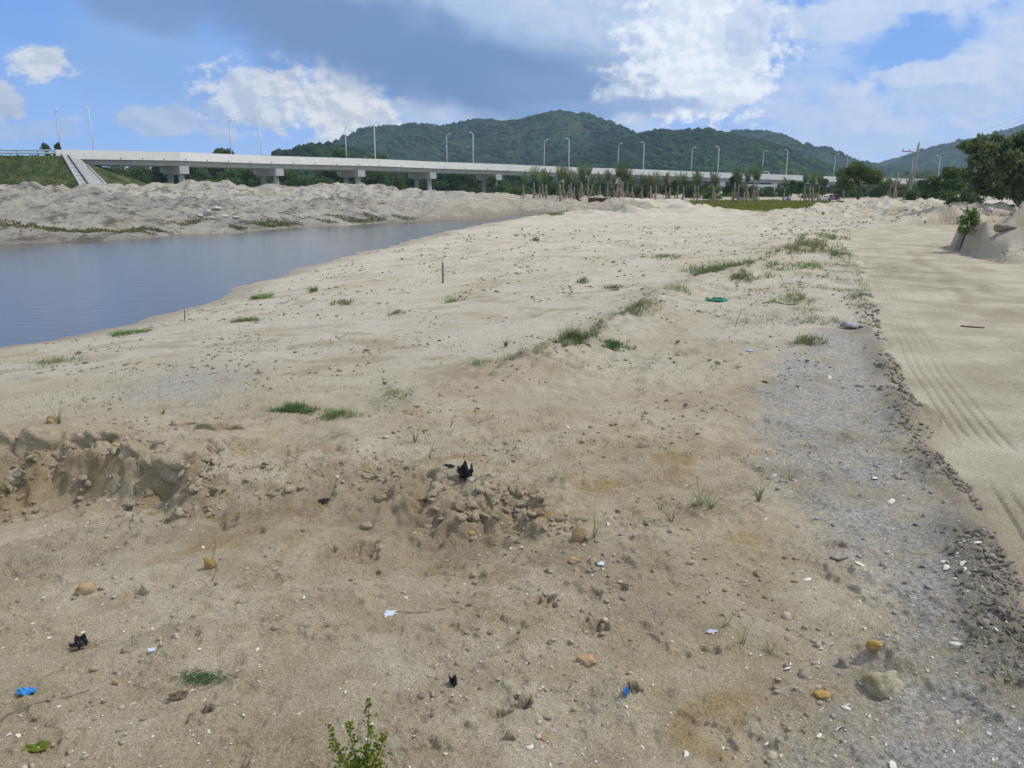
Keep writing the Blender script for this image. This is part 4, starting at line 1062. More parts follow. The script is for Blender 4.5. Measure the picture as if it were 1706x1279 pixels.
for u in np.arange(905, 1640, 34): belt.append((u + rng.normal() * 8, float(np.interp(u, TAB_U, TAB_Y)) + 22 + 14 * rng.random(), 0.85 + 0.3 * rng.random() + 0.25 * (u > 1400), 3))
belt.sort(key=lambda q: q[0])
cnt = [0] * 4
BL = ['broadleaf tree behind the left part of the bridge, %s from the left', 'taller tree far behind the left part of the bridge, %s from the left', 'low green bushy tree before the bridge behind the young palms, %s from the left', 'tree behind the right part of the bridge, %s from the left']
for i, (u, Y, sc, bk_) in enumerate(belt):
    k = int(rng.integers(0, 4)); k = 2 if abs(u - 520) < 24 else k
    x, y, _ = at_y(u, 318, Y); z = Hh(x, y) if math.hypot(x, y) < 160 else 0.2
    o = place(protos, used, k, (x, y, z - 0.2), (sc * (0.9 + .3 * rng.random()), sc * 1.0, sc * (0.85 + .25 * rng.random())), rng.random() * 6.28)
    tag(o, BL[bk_] % nth(cnt[bk_]), 'tree', ['trees behind the left part of the bridge', 'tall trees far behind the bridge', 'low trees before the bridge', 'trees behind the right part of the bridge'][bk_]); cnt[bk_] += 1
# coconut palms rising behind the right part of the bridge
cp = [make_palm('coconut_palm', 9.5, 11, 15, False, props=False, fl=3.3), make_palm('coconut_palm', 8.2, 12, 14, False, props=False, fl=3.2)]
cu = [False, False]
spots = sorted([(1310, 262), (1322, 266), (1462, 282), (1478, 283), (1496, 281), (1512, 279), (1528, 283), (1540, 277), (1549, 273), (1556, 279), (1566, 281), (1575, 284), (1588, 283), (1600, 280), (1618, 276)] + [(1455, 286), (1470, 285), (1503, 284), (1520, 280), (1534, 276), (1545, 281), (1560, 276)])
for i, (u, v) in enumerate(spots):
    Y = 300 + rng.random() * 25; top = at_y(u, v - 3, Y); sc = (top[2] - 0.1) / 10.8
    o = place(cp, cu, i % 2, (top[0], Y, 0.1), (sc * 1.1, sc * 1.1, sc), rng.random() * 6)
    tag(o, 'tall dark coconut palm beyond the right part of the bridge, %s from the left' % nth(i), 'palm tree', 'coconut palms beyond the bridge')
# dark conical trees against the hills
cf = []
for i, (u, v, v2) in enumerate([(841, 262, 278), (875, 268, 280), (430, 250, 262), (454, 253, 262), (1415, 259, 290)]):
    pass

# young transplanted palms in front of the bridge
pp = [make_palm('young_palm', 4.6, 21, 11), make_palm('young_palm', 5.0, 22, 12), make_palm('young_palm', 4.2, 23, 10), make_palm('young_palm', 4.8, 24, 12), make_palm('young_palm', 4.0, 25, 9, dry=True)]
pu = [False] * 5
Z4 = [(415, 520, 975, 0), (608, 430, 985, 1), (690, 570, 1045, 3), (752, 480, 975, 1), (800, 470, 980, 0), (1040, 430, 1045, 3), (1095, 420, 965, 1), (1215, 470, 970, 4), (1258, 530, 1075, 3), (1370, 370, 985, 3), (1405, 470, 985, 0), (1490, 370, 985, 1), (1560, 560, 975, 2), (1180, 500, 965, 2)]
palms = [(830 + a / 10.035, 230 + b_ / 10.035, 230 + c_ / 10.035, k) for a, b_, c_, k in Z4]
Z5 = [(390, 530, 985, 0), (520, 490, 985, 2), (625, 560, 990, 2), (690, 380, 1000, 3), (735, 380, 1000, 3), (785, 420, 1000, 1), (845, 420, 1000, 1), (935, 560, 995, 2), (1085, 560, 995, 0), (1240, 560, 990, 4), (1322, 530, 985, 1), (1500, 545, 990, 0), (1560, 600, 990, 4), (1680, 540, 990, 1)]
palms += [(960 + a / 10.035, 230 + b_ / 10.035, 230 + c_ / 10.035, k) for a, b_, c_, k in Z5]
Z7 = [(150, 290, 675, 1), (312, 260, 670, 3), (355, 270, 670, 0), (575, 240, 675, 1), (600, 320, 672, 2), (870, 190, 675, 3), (925, 240, 675, 0), (1060, 220, 672, 2), (1165, 150, 670, 1), (1195, 180, 670, 0), (1585, 365, 670, 0), (1020, 430, 690, 4)]
palms += [(1120 + a / 8.53, 250 + b_ / 8.53, 250 + c_ / 8.53, k) for a, b_, c_, k in Z7]
Z8 = [(345, 340, 755, 0), (415, 340, 755, 1), (455, 380, 755, 2), (530, 340, 755, 1)]
palms += [(1300 + a / 8.53, 240 + b_ / 8.53, 240 + c_ / 8.53, k) for a, b_, c_, k in Z8]
palms += [(1478, 296, 326, 3), (1492, 294, 327, 4), (1513, 292, 327, 0), (1521, 296, 328, 1), (1550, 300, 330, 3), (1557, 297, 330, 4), (1570, 298, 330, 1), (1482, 299, 327, 4)]
palms.sort()
for i, (u, vt, vb, k) in enumerate(palms):
    Y = 108 + rng.normal() * 2.5 - max(0, vb - 329) * 1.6
    x, y, _ = at_y(u, vb, Y); z = Hh(x, y); zt = at_y(u, vt, Y)[2]
    sc = (zt - z) / ([4.6, 5.0, 4.2, 4.8, 4.0][k] * 1.02)
    zb = at_y(u, vb, Y)[2]
    o = place(pp, pu, k, (x, y, z), (sc * .95, sc * .95, sc), rng.random() * 6.28)
    tag(o, '%s young propped palm in the planted row, %s from the left' % ('browned' if k == 4 else 'green', nth(i)), 'palm tree', 'young propped palms planted before the bridge')

# bush pair on the embankment by the guardrail end
bs = make_tree('bush', 3.0, 1.3, 1500, 0.16, M['leaf'], 31, 0.1, 9)
q = at_y(64, 262, 155); bs.location = (q[0], q[1] + 3, near_pt(64).z - 1.3); bs.scale = (0.8, 0.8, 1.05); tag(bs, 'small dark bush behind the guardrail near the bridge end, left one', 'bush')
b2 = copy_tree(bs); b2.location = (q[0] + 1.7, q[1] + 3.6, near_pt(64).z - 1.3); b2.scale = (0.65, 0.65, 1.1); b2.rotation_euler = (0, 0, 2); tag(b2, 'small dark bush behind the guardrail near the bridge end, right one', 'bush')

# trees on the right
def custom_tree(name, blobs, n, ls, mat, trunk, seed, branches=()):
    rg = np.random.default_rng(seed); root = empty(name); P_ = crown_points(blobs, n, rg, 0.35); V, F = leaves(P_, ls * 1.15, rg, 2.0)
    mesh_np('crown', V, F, mat, root); mb = MB(); mb.tube(trunk[0], trunk[1], 8)
    for pts, rd in branches: mb.tube(pts, rd, 6)
    mb.build('trunk', M['bark'], root, True); return root
Yt = 44.0; bx_, by_, _ = at_y(1705, 345, Yt); bz = Hh(bx_, by_)
def bl(u, v, r_px, dy=0.0):
    q = at_y(u, v, Yt + dy); return (q[0] - bx_, q[1] - by_, q[2] - bz, r_px * Yt / FPX)
blobs = [bl(*q) for q in [(1606, 243, 8, 0), (1618, 250, 9, .3), (1632, 238, 12, 0), (1648, 246, 13, -.5), (1660, 234, 11, .4), (1676, 242, 12, 0), (1694, 236, 13, .5), (1710, 230, 15, 0), (1730, 232, 18, 0), (1625, 268, 12, .6), (1640, 275, 14, -.4), (1662, 262, 16, .3),
                         (1684, 266, 18, -.5), (1705, 258, 20, 0), (1735, 262, 24, .5), (1612, 292, 13, 0), (1632, 300, 16, .5), (1655, 292, 18, -.3), (1680, 298, 20, .4), (1706, 294, 24, 0), (1740, 298, 26, 0), (1640, 318, 10, .3), (1668, 320, 14, 0), (1700, 322, 18, 0), (1750, 322, 22, 0), (1770, 280, 28, 1)]]
big = custom_tree('acacia_tree', blobs, 20000, 0.095, M['leaf_feather'], ([(0, 0, -.3), (-.1, 0, .8), (.05, .1, 1.8), (.2, 0, 3.0)], [.16, .13, .09, .03]), 61,
                  [([(-.1, 0, .7), (-.9, 0, 1.6), (-1.7, .1, 2.4), (-2.6, .1, 3.2)], [.07, .05, .035, .015]), ([(0, 0, 1.0), (.8, .1, 1.9), (1.6, 0, 2.8)], [.08, .05, .02]), ([(-.9, 0, 1.6), (-1.9, -.2, 1.9), (-2.6, -.2, 1.7)], [.04, .03, .012])])
big.location = (bx_, by_, bz); tag(big, 'large spreading feathery tree at the right edge beyond the cut sand bank', 'tree')
def simple_tree(u, vb, vt, Y, sp_px, mat, label, seed, n=5000, ls=0.14, name='broadleaf_tree', th=0.2, cat='tree', group=None):
    x, y, zt = at_y(u, vt, Y); z = Hh(x, y) if Y < 150 else 0.1; H = max(zt - z, 0.3)
    o = make_tree(name, H * 0.97, sp_px * Y / FPX, n, ls, mat, seed, th, 14, low=(th < 0.15)); o.location = (x, y, z); tag(o, label, cat, group); return o
simple_tree(1436, 333, 264, 104, 34, M['leaf_light'], 'rounded light green tree standing before the right end of the bridge', 71, 6500, 0.16, th=0.35)
simple_tree(1590, 335, 268, 66, 26, M['leaf'], 'bushy dark tree left of the big feathery tree, behind the sand mound', 72, 6000, 0.11)
simple_tree(1562, 335, 291, 74, 20, M['leaf'], 'lower dark bushy tree between the leaning pole and the big feathery tree', 73, 3500, 0.11)
simple_tree(1628, 336, 285, 58, 26, M['leaf_feather'], 'low grey-green bushy tree right under the big feathery tree', 74, 5000, 0.10)
simple_tree(1520, 338, 316, 78, 20, M['leaf'], 'wide green bush at the foot of the leaning utility pole', 75, 3000, 0.10, 'bush', 0.05, 'bush')
simple_tree(1473, 342, 322, 72, 9, M['leaf'], 'small round dark bush on the rim of the sand mound', 76, 1800, 0.08, 'bush', 0.05, 'bush')
simple_tree(1590, 346, 325, 50, 12, M['leaf'], 'small scrubby bush on the sand mound under the trees', 77, 1600, 0.07, 'bush', 0.05, 'bush')
x, y, z = hit(1626, 392); o = make_tree('bush', 0.85, 0.34, 520, 0.06, M['shrubleaf' if False else 'leaf_light'], 78, 0.05, 10, low=True); o.location = (x, y + .3, z); tag(o, 'bright green bush at the foot of the cut bank beside the dirt track', 'bush')
simple_tree(960, 333, 322, 96, 8, M['leaf'], 'low weedy bush among the propped palms', 79, 500, 0.10, 'bush', 0.05, 'bush')

# ================================================================== poles and bits behind
def util_pole(u, vt, Y, lean, arm, label):
    x, y, zt = at_y(u, vt, Y); z = Hh(x, y) if Y < 150 else 0; H = zt - z; root = empty('utility_pole', (x, y, z)); root.rotation_euler = (0, lean, 0)
    mb = MB(); mb.tube([(0, 0, -.5), (0, 0, H)], [0.20, 0.11], 10); mb.build('pole', M['pole'], root, True)
    mb = MB(); mb.box((-0.7, 0, H * 0.87), (2.0, .1, .1)); mb.build('crossarm', M['pole'], root)
    for xx in (-1.6, -0.9, 0.2):
        mb = MB(); mb.tube([(xx, 0, H * .87 + .05), (xx, 0, H * .87 + .18), (xx, 0, H * .87 + .3)], [0.03, 0.07, 0.04], 8); mb.build('insulator', M['cap'], root)
    mb = MB(); mb.tube([(0, 0, H), (0, 0, H + .35)], [0.07, 0.02], 8); mb.build('pole_tip', M['pole'], root)
    tag(root, label, 'utility pole'); return root, Vector((x, y, z)), H
up, upl, upH = util_pole(1523, 240, 88, 0.08, True, 'tall leaning utility pole with a short crossarm, left of the big feathery tree')
u2, u2l, u2H = util_pole(1412, 259, 135, 0.0, False, 'thin distant utility pole rising behind the rounded light green tree')
x, y, _ = at_y(1488, 327, 84); z = Hh(x, y); mb = MB(); mb.tube([(0, 0, -.3), (.12, 0, 1.6), (.28, 0, 3.4)], [.07, .055, .035], 7); o = mb.build('bamboo_pole', M['prop'], None, True); o.location = (x, y, z); tag(o, 'pale slanting bamboo pole standing left of the leaning utility pole', 'bamboo pole')
for k in range(3):
    mb = MB(); a = upl + Vector((upH * .08 - 0.9 + 0.9 * k, 0, upH * .90)); e = Vector(at_y(1760, 168 + 9 * k, 70)); pts = []
    for i in range(17):
        q = i / 16; p_ = a.lerp(e, q); p_.z -= 2.0 * 4 * q * (1 - q) * 0.25; pts.append(p_)
    mb.tube(pts, 0.007, 4, False); o = mb.build('power_line', M['pole']); tag(o, 'thin power line running right from the leaning utility pole, %s of three' % ('lowest', 'middle', 'highest')[2 - k], 'power line', 'power lines at the right')

# low sheds beyond the bridge
def shed(u, Y, w_, d_, h_, label):
    x, y, _ = at_y(u, 318, Y); root = empty('shed', (x, y, 0.0), 0.35)
    mb = MB(); mb.box((0, 0, h_ / 2), (w_, d_, h_)); mb.build('wall', M['wall'], root)
    mb = MB(); mb.extrude([[(sx, -d_ / 2 - .4, h_ - .1), (sx, 0, h_ + 1.1), (sx, d_ / 2 + .4, h_ - .1), (sx, 0, h_ + 1.0 - .1)] for sx in (-w_ / 2 - .3, w_ / 2 + .3)]); mb.build('roof', M['roof'], root)
    n_ = int(w_ / 3)
    for i in range(n_):
        xx = -w_ / 2 + w_ * (i + .5) / n_; wn = MB(); wn.box((xx, -d_ / 2 - .03, h_ * .55), (1.3, .06, 1.1)); wn.build('window', M['glass'], root)
    dr_ = MB(); dr_.box((w_ * .5 - 1.0, -d_ / 2 - .035, 1.05), (.95, .07, 2.1)); dr_.build('door', M['wall'], root)
    tag(root, label, 'shed')
shed(1250, 262, 14, 7, 2.7, 'low pale shed with a sheet roof seen under the bridge, the left one')
shed(1345, 280, 18, 7, 3.0, 'long pale shed with a sheet roof seen under the bridge, the right one')

def tarp(u, v, Y, w_, h_, label, seed, mat='tarp'):
    x, y, _ = at_y(u, v, Y); z = Hh(x, y); V = rock_verts(ICO3[0], seed, 0.3, 1.6, (w_ / 2, w_ / 3, h_)); V[:, 2] = np.maximum(V[:, 2], -0.05)
    o = mesh_np('tarpaulin', V, ICO3[1], M[mat], None, True); o.location = (x, y, z); tag(o, label, 'tarpaulin')
tarp(1388, 327, 118, 0.7, 0.5, 'bright blue tarpaulin bundle behind the parked scooter', 3)
tarp(1314, 328, 122, 0.8, 0.45, 'dark blue tarpaulin bundle among the palm props, middle of the row', 4)
tarp(1236, 328, 124, 1.2, 0.45, 'pale blue tarpaulin heap under the bridge left of the others', 5)
# brick stack
x, y, z = hit(1003, 334.5); z = Hh(x, y); bk = empty('brick_stack', (x, y, z - .22), 0.1); mbs = []
tag(bk, 'long low stack of dark red bricks on the sand in front of the young palms', 'brick stack')
for lay in range(5):
    mb = MB()
    for i in range(12): mb.box((-1.45 + i * .26 + (lay % 2) * .04, 0, .05 + lay * .105), (.245, .9 - .04 * lay, .095), 0.0)
    mb.build('course', M['brick'], bk)
# scooter
sx_, sy_, _ = at_y(1371, 340, 112); sz_ = Hh(sx_, sy_); sc_ = empty('motor_scooter', (sx_, sy_, sz_), R(12)); tag(sc_, 'white and red motor scooter parked at the back edge of the green lawn', 'scooter')
for xx in (-.62, .62):
    wl = MB(); pts = [(xx + .24 * math.cos(a), 0, .24 + .24 * math.sin(a)) for a in np.linspace(0, 2 * math.pi, 17)]; wl.tube(pts, .06, 6, False); wo_ = wl.build('wheel', M['rubber'], sc_, True)
    rm = MB(); rm.tube([(xx, -.04, .24), (xx, .04, .24)], .15, 12); rm.build('rim', M['lamp'], wo_)
mb = MB(); mb.extrude([[(x_, s_, z_) for x_, z_ in [(-.62, .30), (-.42, .34), (-.40, .95), (-.50, 1.0), (-.66, .55)]] for s_ in (-.16, .16)]); mb.build('front_shield', M['whitep'], sc_)
mb = MB(); mb.extrude([[(x_, s_, z_) for x_, z_ in [(-.42, .26), (.1, .26), (.1, .34), (-.42, .34)]] for s_ in (-.15, .15)]); mb.build('footboard', M['black'], sc_)
mb = MB(); mb.extrude([[(x_, s_, z_) for x_, z_ in [(.08, .28), (.5, .34), (.85, .62), (.82, .74), (.12, .70)]] for s_ in (-.17, .17)]); mb.build('body', M['whitep'], sc_)
mb = MB(); mb.extrude([[(x_, s_, z_) for x_, z_ in [(.10, .70), (.80, .74), (.84, .82), (.5, .80), (.14, .79)]] for s_ in (-.15, .15)]); mb.build('seat', M['black'], sc_)
mb = MB(); mb.tube([(-.47, -.32, 1.06), (-.5, 0, 1.02), (-.47, .32, 1.06)], .022, 6); mb.build('handlebar', M['black'], sc_, True)
x, y, z = Hh and (sx_ + 1.6, sy_ + .4, Hh(sx_ + 1.6, sy_ + .4)); o = copy_tree(sc_); o.location = (x, y, z); o.rotation_euler = (0, 0, R(-20)); tag(o, 'second scooter with a dark red body, parked just right of the white one', 'scooter')
for ch in o.children:
    if ch.name.startswith(('body', 'front_shield')):
        ch.data = ch.data.copy(); ch.data.materials.clear(); ch.data.materials.append(M['red'])
# concrete stump and boulders at the right bank
def zero_masks(o):
    n = len(o.data.vertices)
    for an in ('mask_a', 'mask_b'):
        at = o.data.attributes.new(an, 'FLOAT_COLOR', 'POINT'); at.data.foreach_set('color', np.zeros(n * 4, dtype=np.float32))
    return o
def stone(u, v, wpx, hpx, label, mat, seed, name='stone', cat='stone', amp=.32, facet=0.85, sink=.38, sub=ICO3, group=None, dep=1.0, rz=None):
    x, y, z = hit(u, v + hpx * 0.5); D = math.hypot(x, y) / math.cos(0) ; D = math.sqrt(x * x + y * y + (EYE - z) ** 2)
    w_ = wpx * D / FPX / 2; h_ = hpx * D / FPX / 2
    base = sub[0]
    if name == 'sand_block': base = base / (np.sum(np.abs(base) ** 4, 1) ** .25)[:, None] * .92; base = base @ np.array(Matrix.Rotation(random.uniform(-.5, .5), 3, 'Y') @ Matrix.Rotation(random.uniform(-.3, .3), 3, 'X'))
    V = rock_verts((base), seed, amp, 1.3, (w_, w_ * 0.8 * dep, h_), facet)
    o = mesh_np(name, V, sub[1], mat, None, facet < 0.3)
    if mat is mg: zero_masks(o)
    o.location = (x, y + w_ * .5, z + h_ * (1 - 2 * sink) * 0.8); o.rotation_euler = (0, 0, random.uniform(-.4, .4) if rz is None else rz); tag(o, label, cat, group); return o
x, y, z = hit(1634, 388); mb = MB(); mb.box((0, 0, .15), (.22, .20, .8), .3, .75); o = mb.build('concrete_post', M['pole']); o.location = (x, y + 1.0, Hh(x, y + 1.0)); o.rotation_euler = (0.05, .16, 0); tag(o, 'broken grey concrete post leaning against the cut bank at the right', 'post')
stone(1680, 374, 34, 13, 'rusty brown drum-like boulder stuck in the cut bank at the right edge', M['clod_dark'], 5, 'boulder', 'boulder')
rr_ = [(345, 352, 14, 12), (360, 347, 18, 7), (372, 358, 16, 6), (332, 358, 14, 6), (392, 362, 12, 5), (352, 361, 10, 5), (1650, 349, 14, 8), (1585, 357, 12, 6), (1607, 350, 14, 6)]
for i, (u, v, a, b_) in enumerate(rr_): stone(u, v, a, b_, ('pale broken concrete slab on the far river bank, %s from the left' % nth(i)) if i < 6 else ('pale rubble block near the right-hand trees, %s from the left' % nth(i - 6)), M['rubble'], 20 + i, 'rubble_block', 'rubble', .15, .9, .2)
rgx = np.random.default_rng(3)
# ================================================================== things on the near sand
def stake(u, vb, hpx, rad, label, lean=0.0):
    x, y, z = hit(u, vb); D = math.hypot(x, y); h_ = hpx * D / FPX
    mb = MB(); n_ = 6; mb.tube([(0, 0, -.15), (0, 0, h_ * .5), (0.004, 0, h_)], [rad, rad * .95, rad * .85], 7); o = mb.build('wooden_stake', M['wood'], None, False); o.location = (x, y, z); o.rotation_euler = (0, lean, 0); tag(o, label, 'stake')
stake(738, 471.5, 33, .022, 'upright grey wooden stake standing in the middle of the sand flat')
stake(308, 534, 17, .011, 'short dark stake near the water on the left shore', .05)
stake(1225, 545, 30, .004, 'thin dry twig sticking up right of the green netting', .25)
stone(893, 397, 12, 8, 'small dark lump standing alone on the far sand flat', M['clod_dark'], 41, 'clod', 'clod', .35, .3, .1)
stone(965, 886, 26, 34, 'upright ochre and grey stone in the central foreground beside a grass tuft', M['ochre'], 42, sink=.15)
stone(955, 931, 20, 13, 'small brown stone just below the upright ochre stone', M['ochre'], 43)
stone(138, 979, 28, 22, 'rounded orange stone in the left foreground', M['ochre'], 44, facet=.25, sink=.3)
stone(977, 1097, 32, 18, 'flat orange-tan stone in the centre of the foreground', M['ochre'], 45)
stone(346, 936, 15, 24, 'narrow yellow stone standing on the left foreground sand', M['yellow'], 46, sink=.2)
stone(1462, 1073, 26, 22, 'bright yellow-orange stone above the mossy boulder', M['yellow'], 47)
stone(1478, 1132, 62, 48, 'big yellowish mossy boulder in the lower right', M['olive'], 48, 'boulder', 'boulder', .28, .35, .42, ICO4)
stone(1375, 1158, 28, 12, 'low ochre stone left of the mossy boulder', M['yellow'], 49)
stone(1408, 1102, 18, 18, 'small dark reddish stone left of the yellow-orange stone', M['clod_dark'], 50)
stone(852, 1222, 26, 20, 'grey rounded clod near the bottom centre', mg, 51, 'clod', 'clod')
stone(905, 1228, 16, 12, 'tiny orange stone near the bottom centre', M['ochre'], 52)
stone(785, 886, 14, 10, 'small yellow pebble below the black plastic scraps', M['yellow'], 53)
stone(784, 797, 14, 13, 'small pinkish pebble touching the torn black plastic', M['clod'], 54)
stone(190, 1135, 12, 12, 'small orange pebble left of the green weed mat', M['ochre'], 55)
stone(86, 695, 24, 17, 'orange stone on the lip of the left sand bank', M['ochre'], 56)
stone(1422, 541, 32, 11, 'flat pale grey rock beside the dirt track', M['clod_grey'], 57, 'rock', 'rock', sink=.2)
stone(632, 822, 26, 22, 'rounded sand clod inside the central hollow', mg, 58, 'clod', 'clod', .3, .15)
stone(610, 872, 22, 16, 'small sand clod lower in the central hollow', mg, 59, 'clod', 'clod', .3, .15)
# blocks of crust along the left bank
for i, (u, v, a, b_) in enumerate([(300, 745, 92, 60), (243, 752, 34, 46), (215, 735, 40, 40), (352, 742, 26, 34), (55, 715, 64, 56), (10, 712, 36, 48), (145, 716, 60, 44), (105, 738, 46, 40), (180, 716, 40, 34), (30, 780, 50, 28), (350, 700, 46, 30), (395, 705, 36, 18), (300, 700, 34, 16)]):
    stone(u, v, a, b_, ['largest broken block', 'narrow upright block', 'rounded block', 'small cracked block', 'broad block', 'edge block', 'lumpy block', 'lower lump', 'wedged block', 'fallen lump', 'ochre lump', 'flat lump', 'thin cap lump'][i] + ' of sand crust on the left bank, %s from the left' % nth(sorted([300, 243, 215, 352, 55, 10, 145, 105, 180, 30, 350.5, 395, 300.5]).index([300, 243, 215, 352, 55, 10, 145, 105, 180, 30, 350.5, 395, 300.5][i])), mg, 80 + i, 'sand_block', 'sand block', .26, .28, .62, ICO4, 'crust blocks along the left bank')

# litter
def scrap(u, v, wpx, hpx, mat, label, seed, name='plastic_scrap', cat='plastic scrap', crumple=1.0, tall=.7):
    x, y, z = hit(u, v + hpx * .3); D = math.sqrt(x * x + y * y + EYE ** 2); rg = np.random.default_rng(seed); w_ = wpx * D / FPX; h_ = hpx * D / FPX
    n = 12; g = np.linspace(-.5, .5, n); X, Y = np.meshgrid(g, g); r_ = np.hypot(X, Y); a = np.arctan2(Y, X)
    rad = .5 * (0.65 + .35 * pn(np.cos(a) * 1.6 + seed, np.sin(a) * 1.6, seed)); k = np.clip(rad / np.maximum(r_, 1e-3), 0, 1) ** .5
    X = X * k; Y = Y * k
    Z = (pn(X * 4 + seed, Y * 4, seed) * .5 + pn(X * 9, Y * 9 + seed, seed + 1) * .25) * crumple
    V = np.stack([X.ravel() * w_, Y.ravel() * max(h_, w_ * .4), (Z.ravel() - Z.min()) * h_ * tall], 1); F = []
    for i in range(n - 1):
        for j in range(n - 1): F.append((i * n + j, i * n + j + 1, (i + 1) * n + j + 1, (i + 1) * n + j))
    V2 = V.copy(); V2[:, 2] += 0.0012; m = len(V); F2 = F + [tuple(q + m for q in reversed(f)) for f in F]
    ring = [j for j in range(n)] + [i * n + n - 1 for i in range(1, n)] + [(n - 1) * n + j for j in range(n - 2, -1, -1)] + [i * n for i in range(n - 2, 0, -1)]
    for i in range(len(ring)): a_, b_ = ring[i], ring[(i + 1) % len(ring)]; F2.append((a_, b_, b_ + m, a_ + m))
    o = mesh_np(name, np.vstack([V, V2]), F2, M[mat], None, False); o.location = (x, y, z + .001); o.rotation_euler = (0.15, 0, rg.random() * .6 - .3); tag(o, label, cat); return o
scrap(776, 786, 30, 30, 'black', 'crumpled black plastic piece at the centre, on the crest of the low bank', 1, tall=1.1)
scrap(748, 775, 24, 10, 'black', 'flat black plastic strip just left of the crumpled black piece', 2)
scrap(135, 1072, 28, 26, 'black', 'torn black plastic piece in the lower left foreground', 3, tall=.9)
scrap(540, 835, 24, 9, 'black', 'small black plastic sliver at the rim of a hollow, left of centre', 4)
scrap(755, 1135, 15, 22, 'black', 'tiny upright black plastic shred near the bottom centre', 5, tall=1.2)
scrap(44, 1150, 34, 16, 'blue', 'torn bright blue plastic strip at the lower left edge', 6)
scrap(1043, 1152, 13, 16, 'blue', 'small bright blue plastic bit right of centre near the bottom', 7, tall=1.0)
scrap(1001, 937, 14, 12, 'clear', 'pale bluish plastic flake right of the small brown stone', 8, crumple=.2)
scrap(1186, 1051, 22, 6, 'clear', 'thin pale plastic strip beside the star-shaped grass tufts', 9)
scrap(253, 1080, 13, 10, 'clear', 'pale grey plastic flake above the green weed mat', 10, crumple=.2)
scrap(1248, 583, 16, 5, 'clear', 'small pale blue plastic wrapper on the sand below the green netting', 11)
scrap(1194, 498, 46, 10, 'netting', 'strip of dark green plastic netting lying on the flat right of centre', 12, 'netting', 'netting')
scrap(298, 1156, 32, 20, 'leafbrown', 'brown dead leaf just below the green weed mat', 13, 'dead_leaf', 'dead leaf', crumple=.5)
scrap(62, 1240, 42, 20, 'shrubleaf', 'yellow-green fallen leaf in the lower left corner', 14, 'fallen_leaf', 'leaf', crumple=.5)
scrap(650, 1018, 24, 16, 'clear', 'thin clear plastic lid half buried left of centre', 15, crumple=.25)

def strand(pts_px, rad, mat, label, name='dry_stem', cat='dry stem'):
    P_ = []
    for u, v in pts_px: x, y, z = hit(u, v); P_.append((x, y, z + rad * .8))
    mb = MB(); mb.tube(P_, rad, 5); tag(mb.build(name, M[mat], None, True), label, cat)
strand([(662, 1019), (690, 1021), (715, 1019), (742, 1013), (765, 1010)], .0018, 'wood', 'thin wiry stem trailing right from the clear plastic lid')
strand([(-20, 1215), (15, 1190), (50, 1175), (85, 1167), (120, 1160), (150, 1150)], .0025, 'wood', 'long thin root lying across the lower left corner')
strand([(312, 1205), (318, 1192), (332, 1184), (345, 1180), (352, 1186)], .005, 'leafbrown', 'curved strip of dry bark below the dead leaf')
strand([(1600, 544), (1625, 546), (1640, 547)], .012, 'wood', 'dark stick lying on the dirt track')
strand([(760, 690), (755, 700), (750, 712)], .003, 'wood', 'short dry twig on the sand above the central crest')
strand([(1270, 505), (1290, 502), (1310, 508), (1330, 507)], .008, 'wood', 'dry crooked branch on the flat right of the green netting')
strand([(1383, 930), (1395, 934), (1412, 930)], .007, 'wood', 'dark rotten twig on the grey shelly strip')

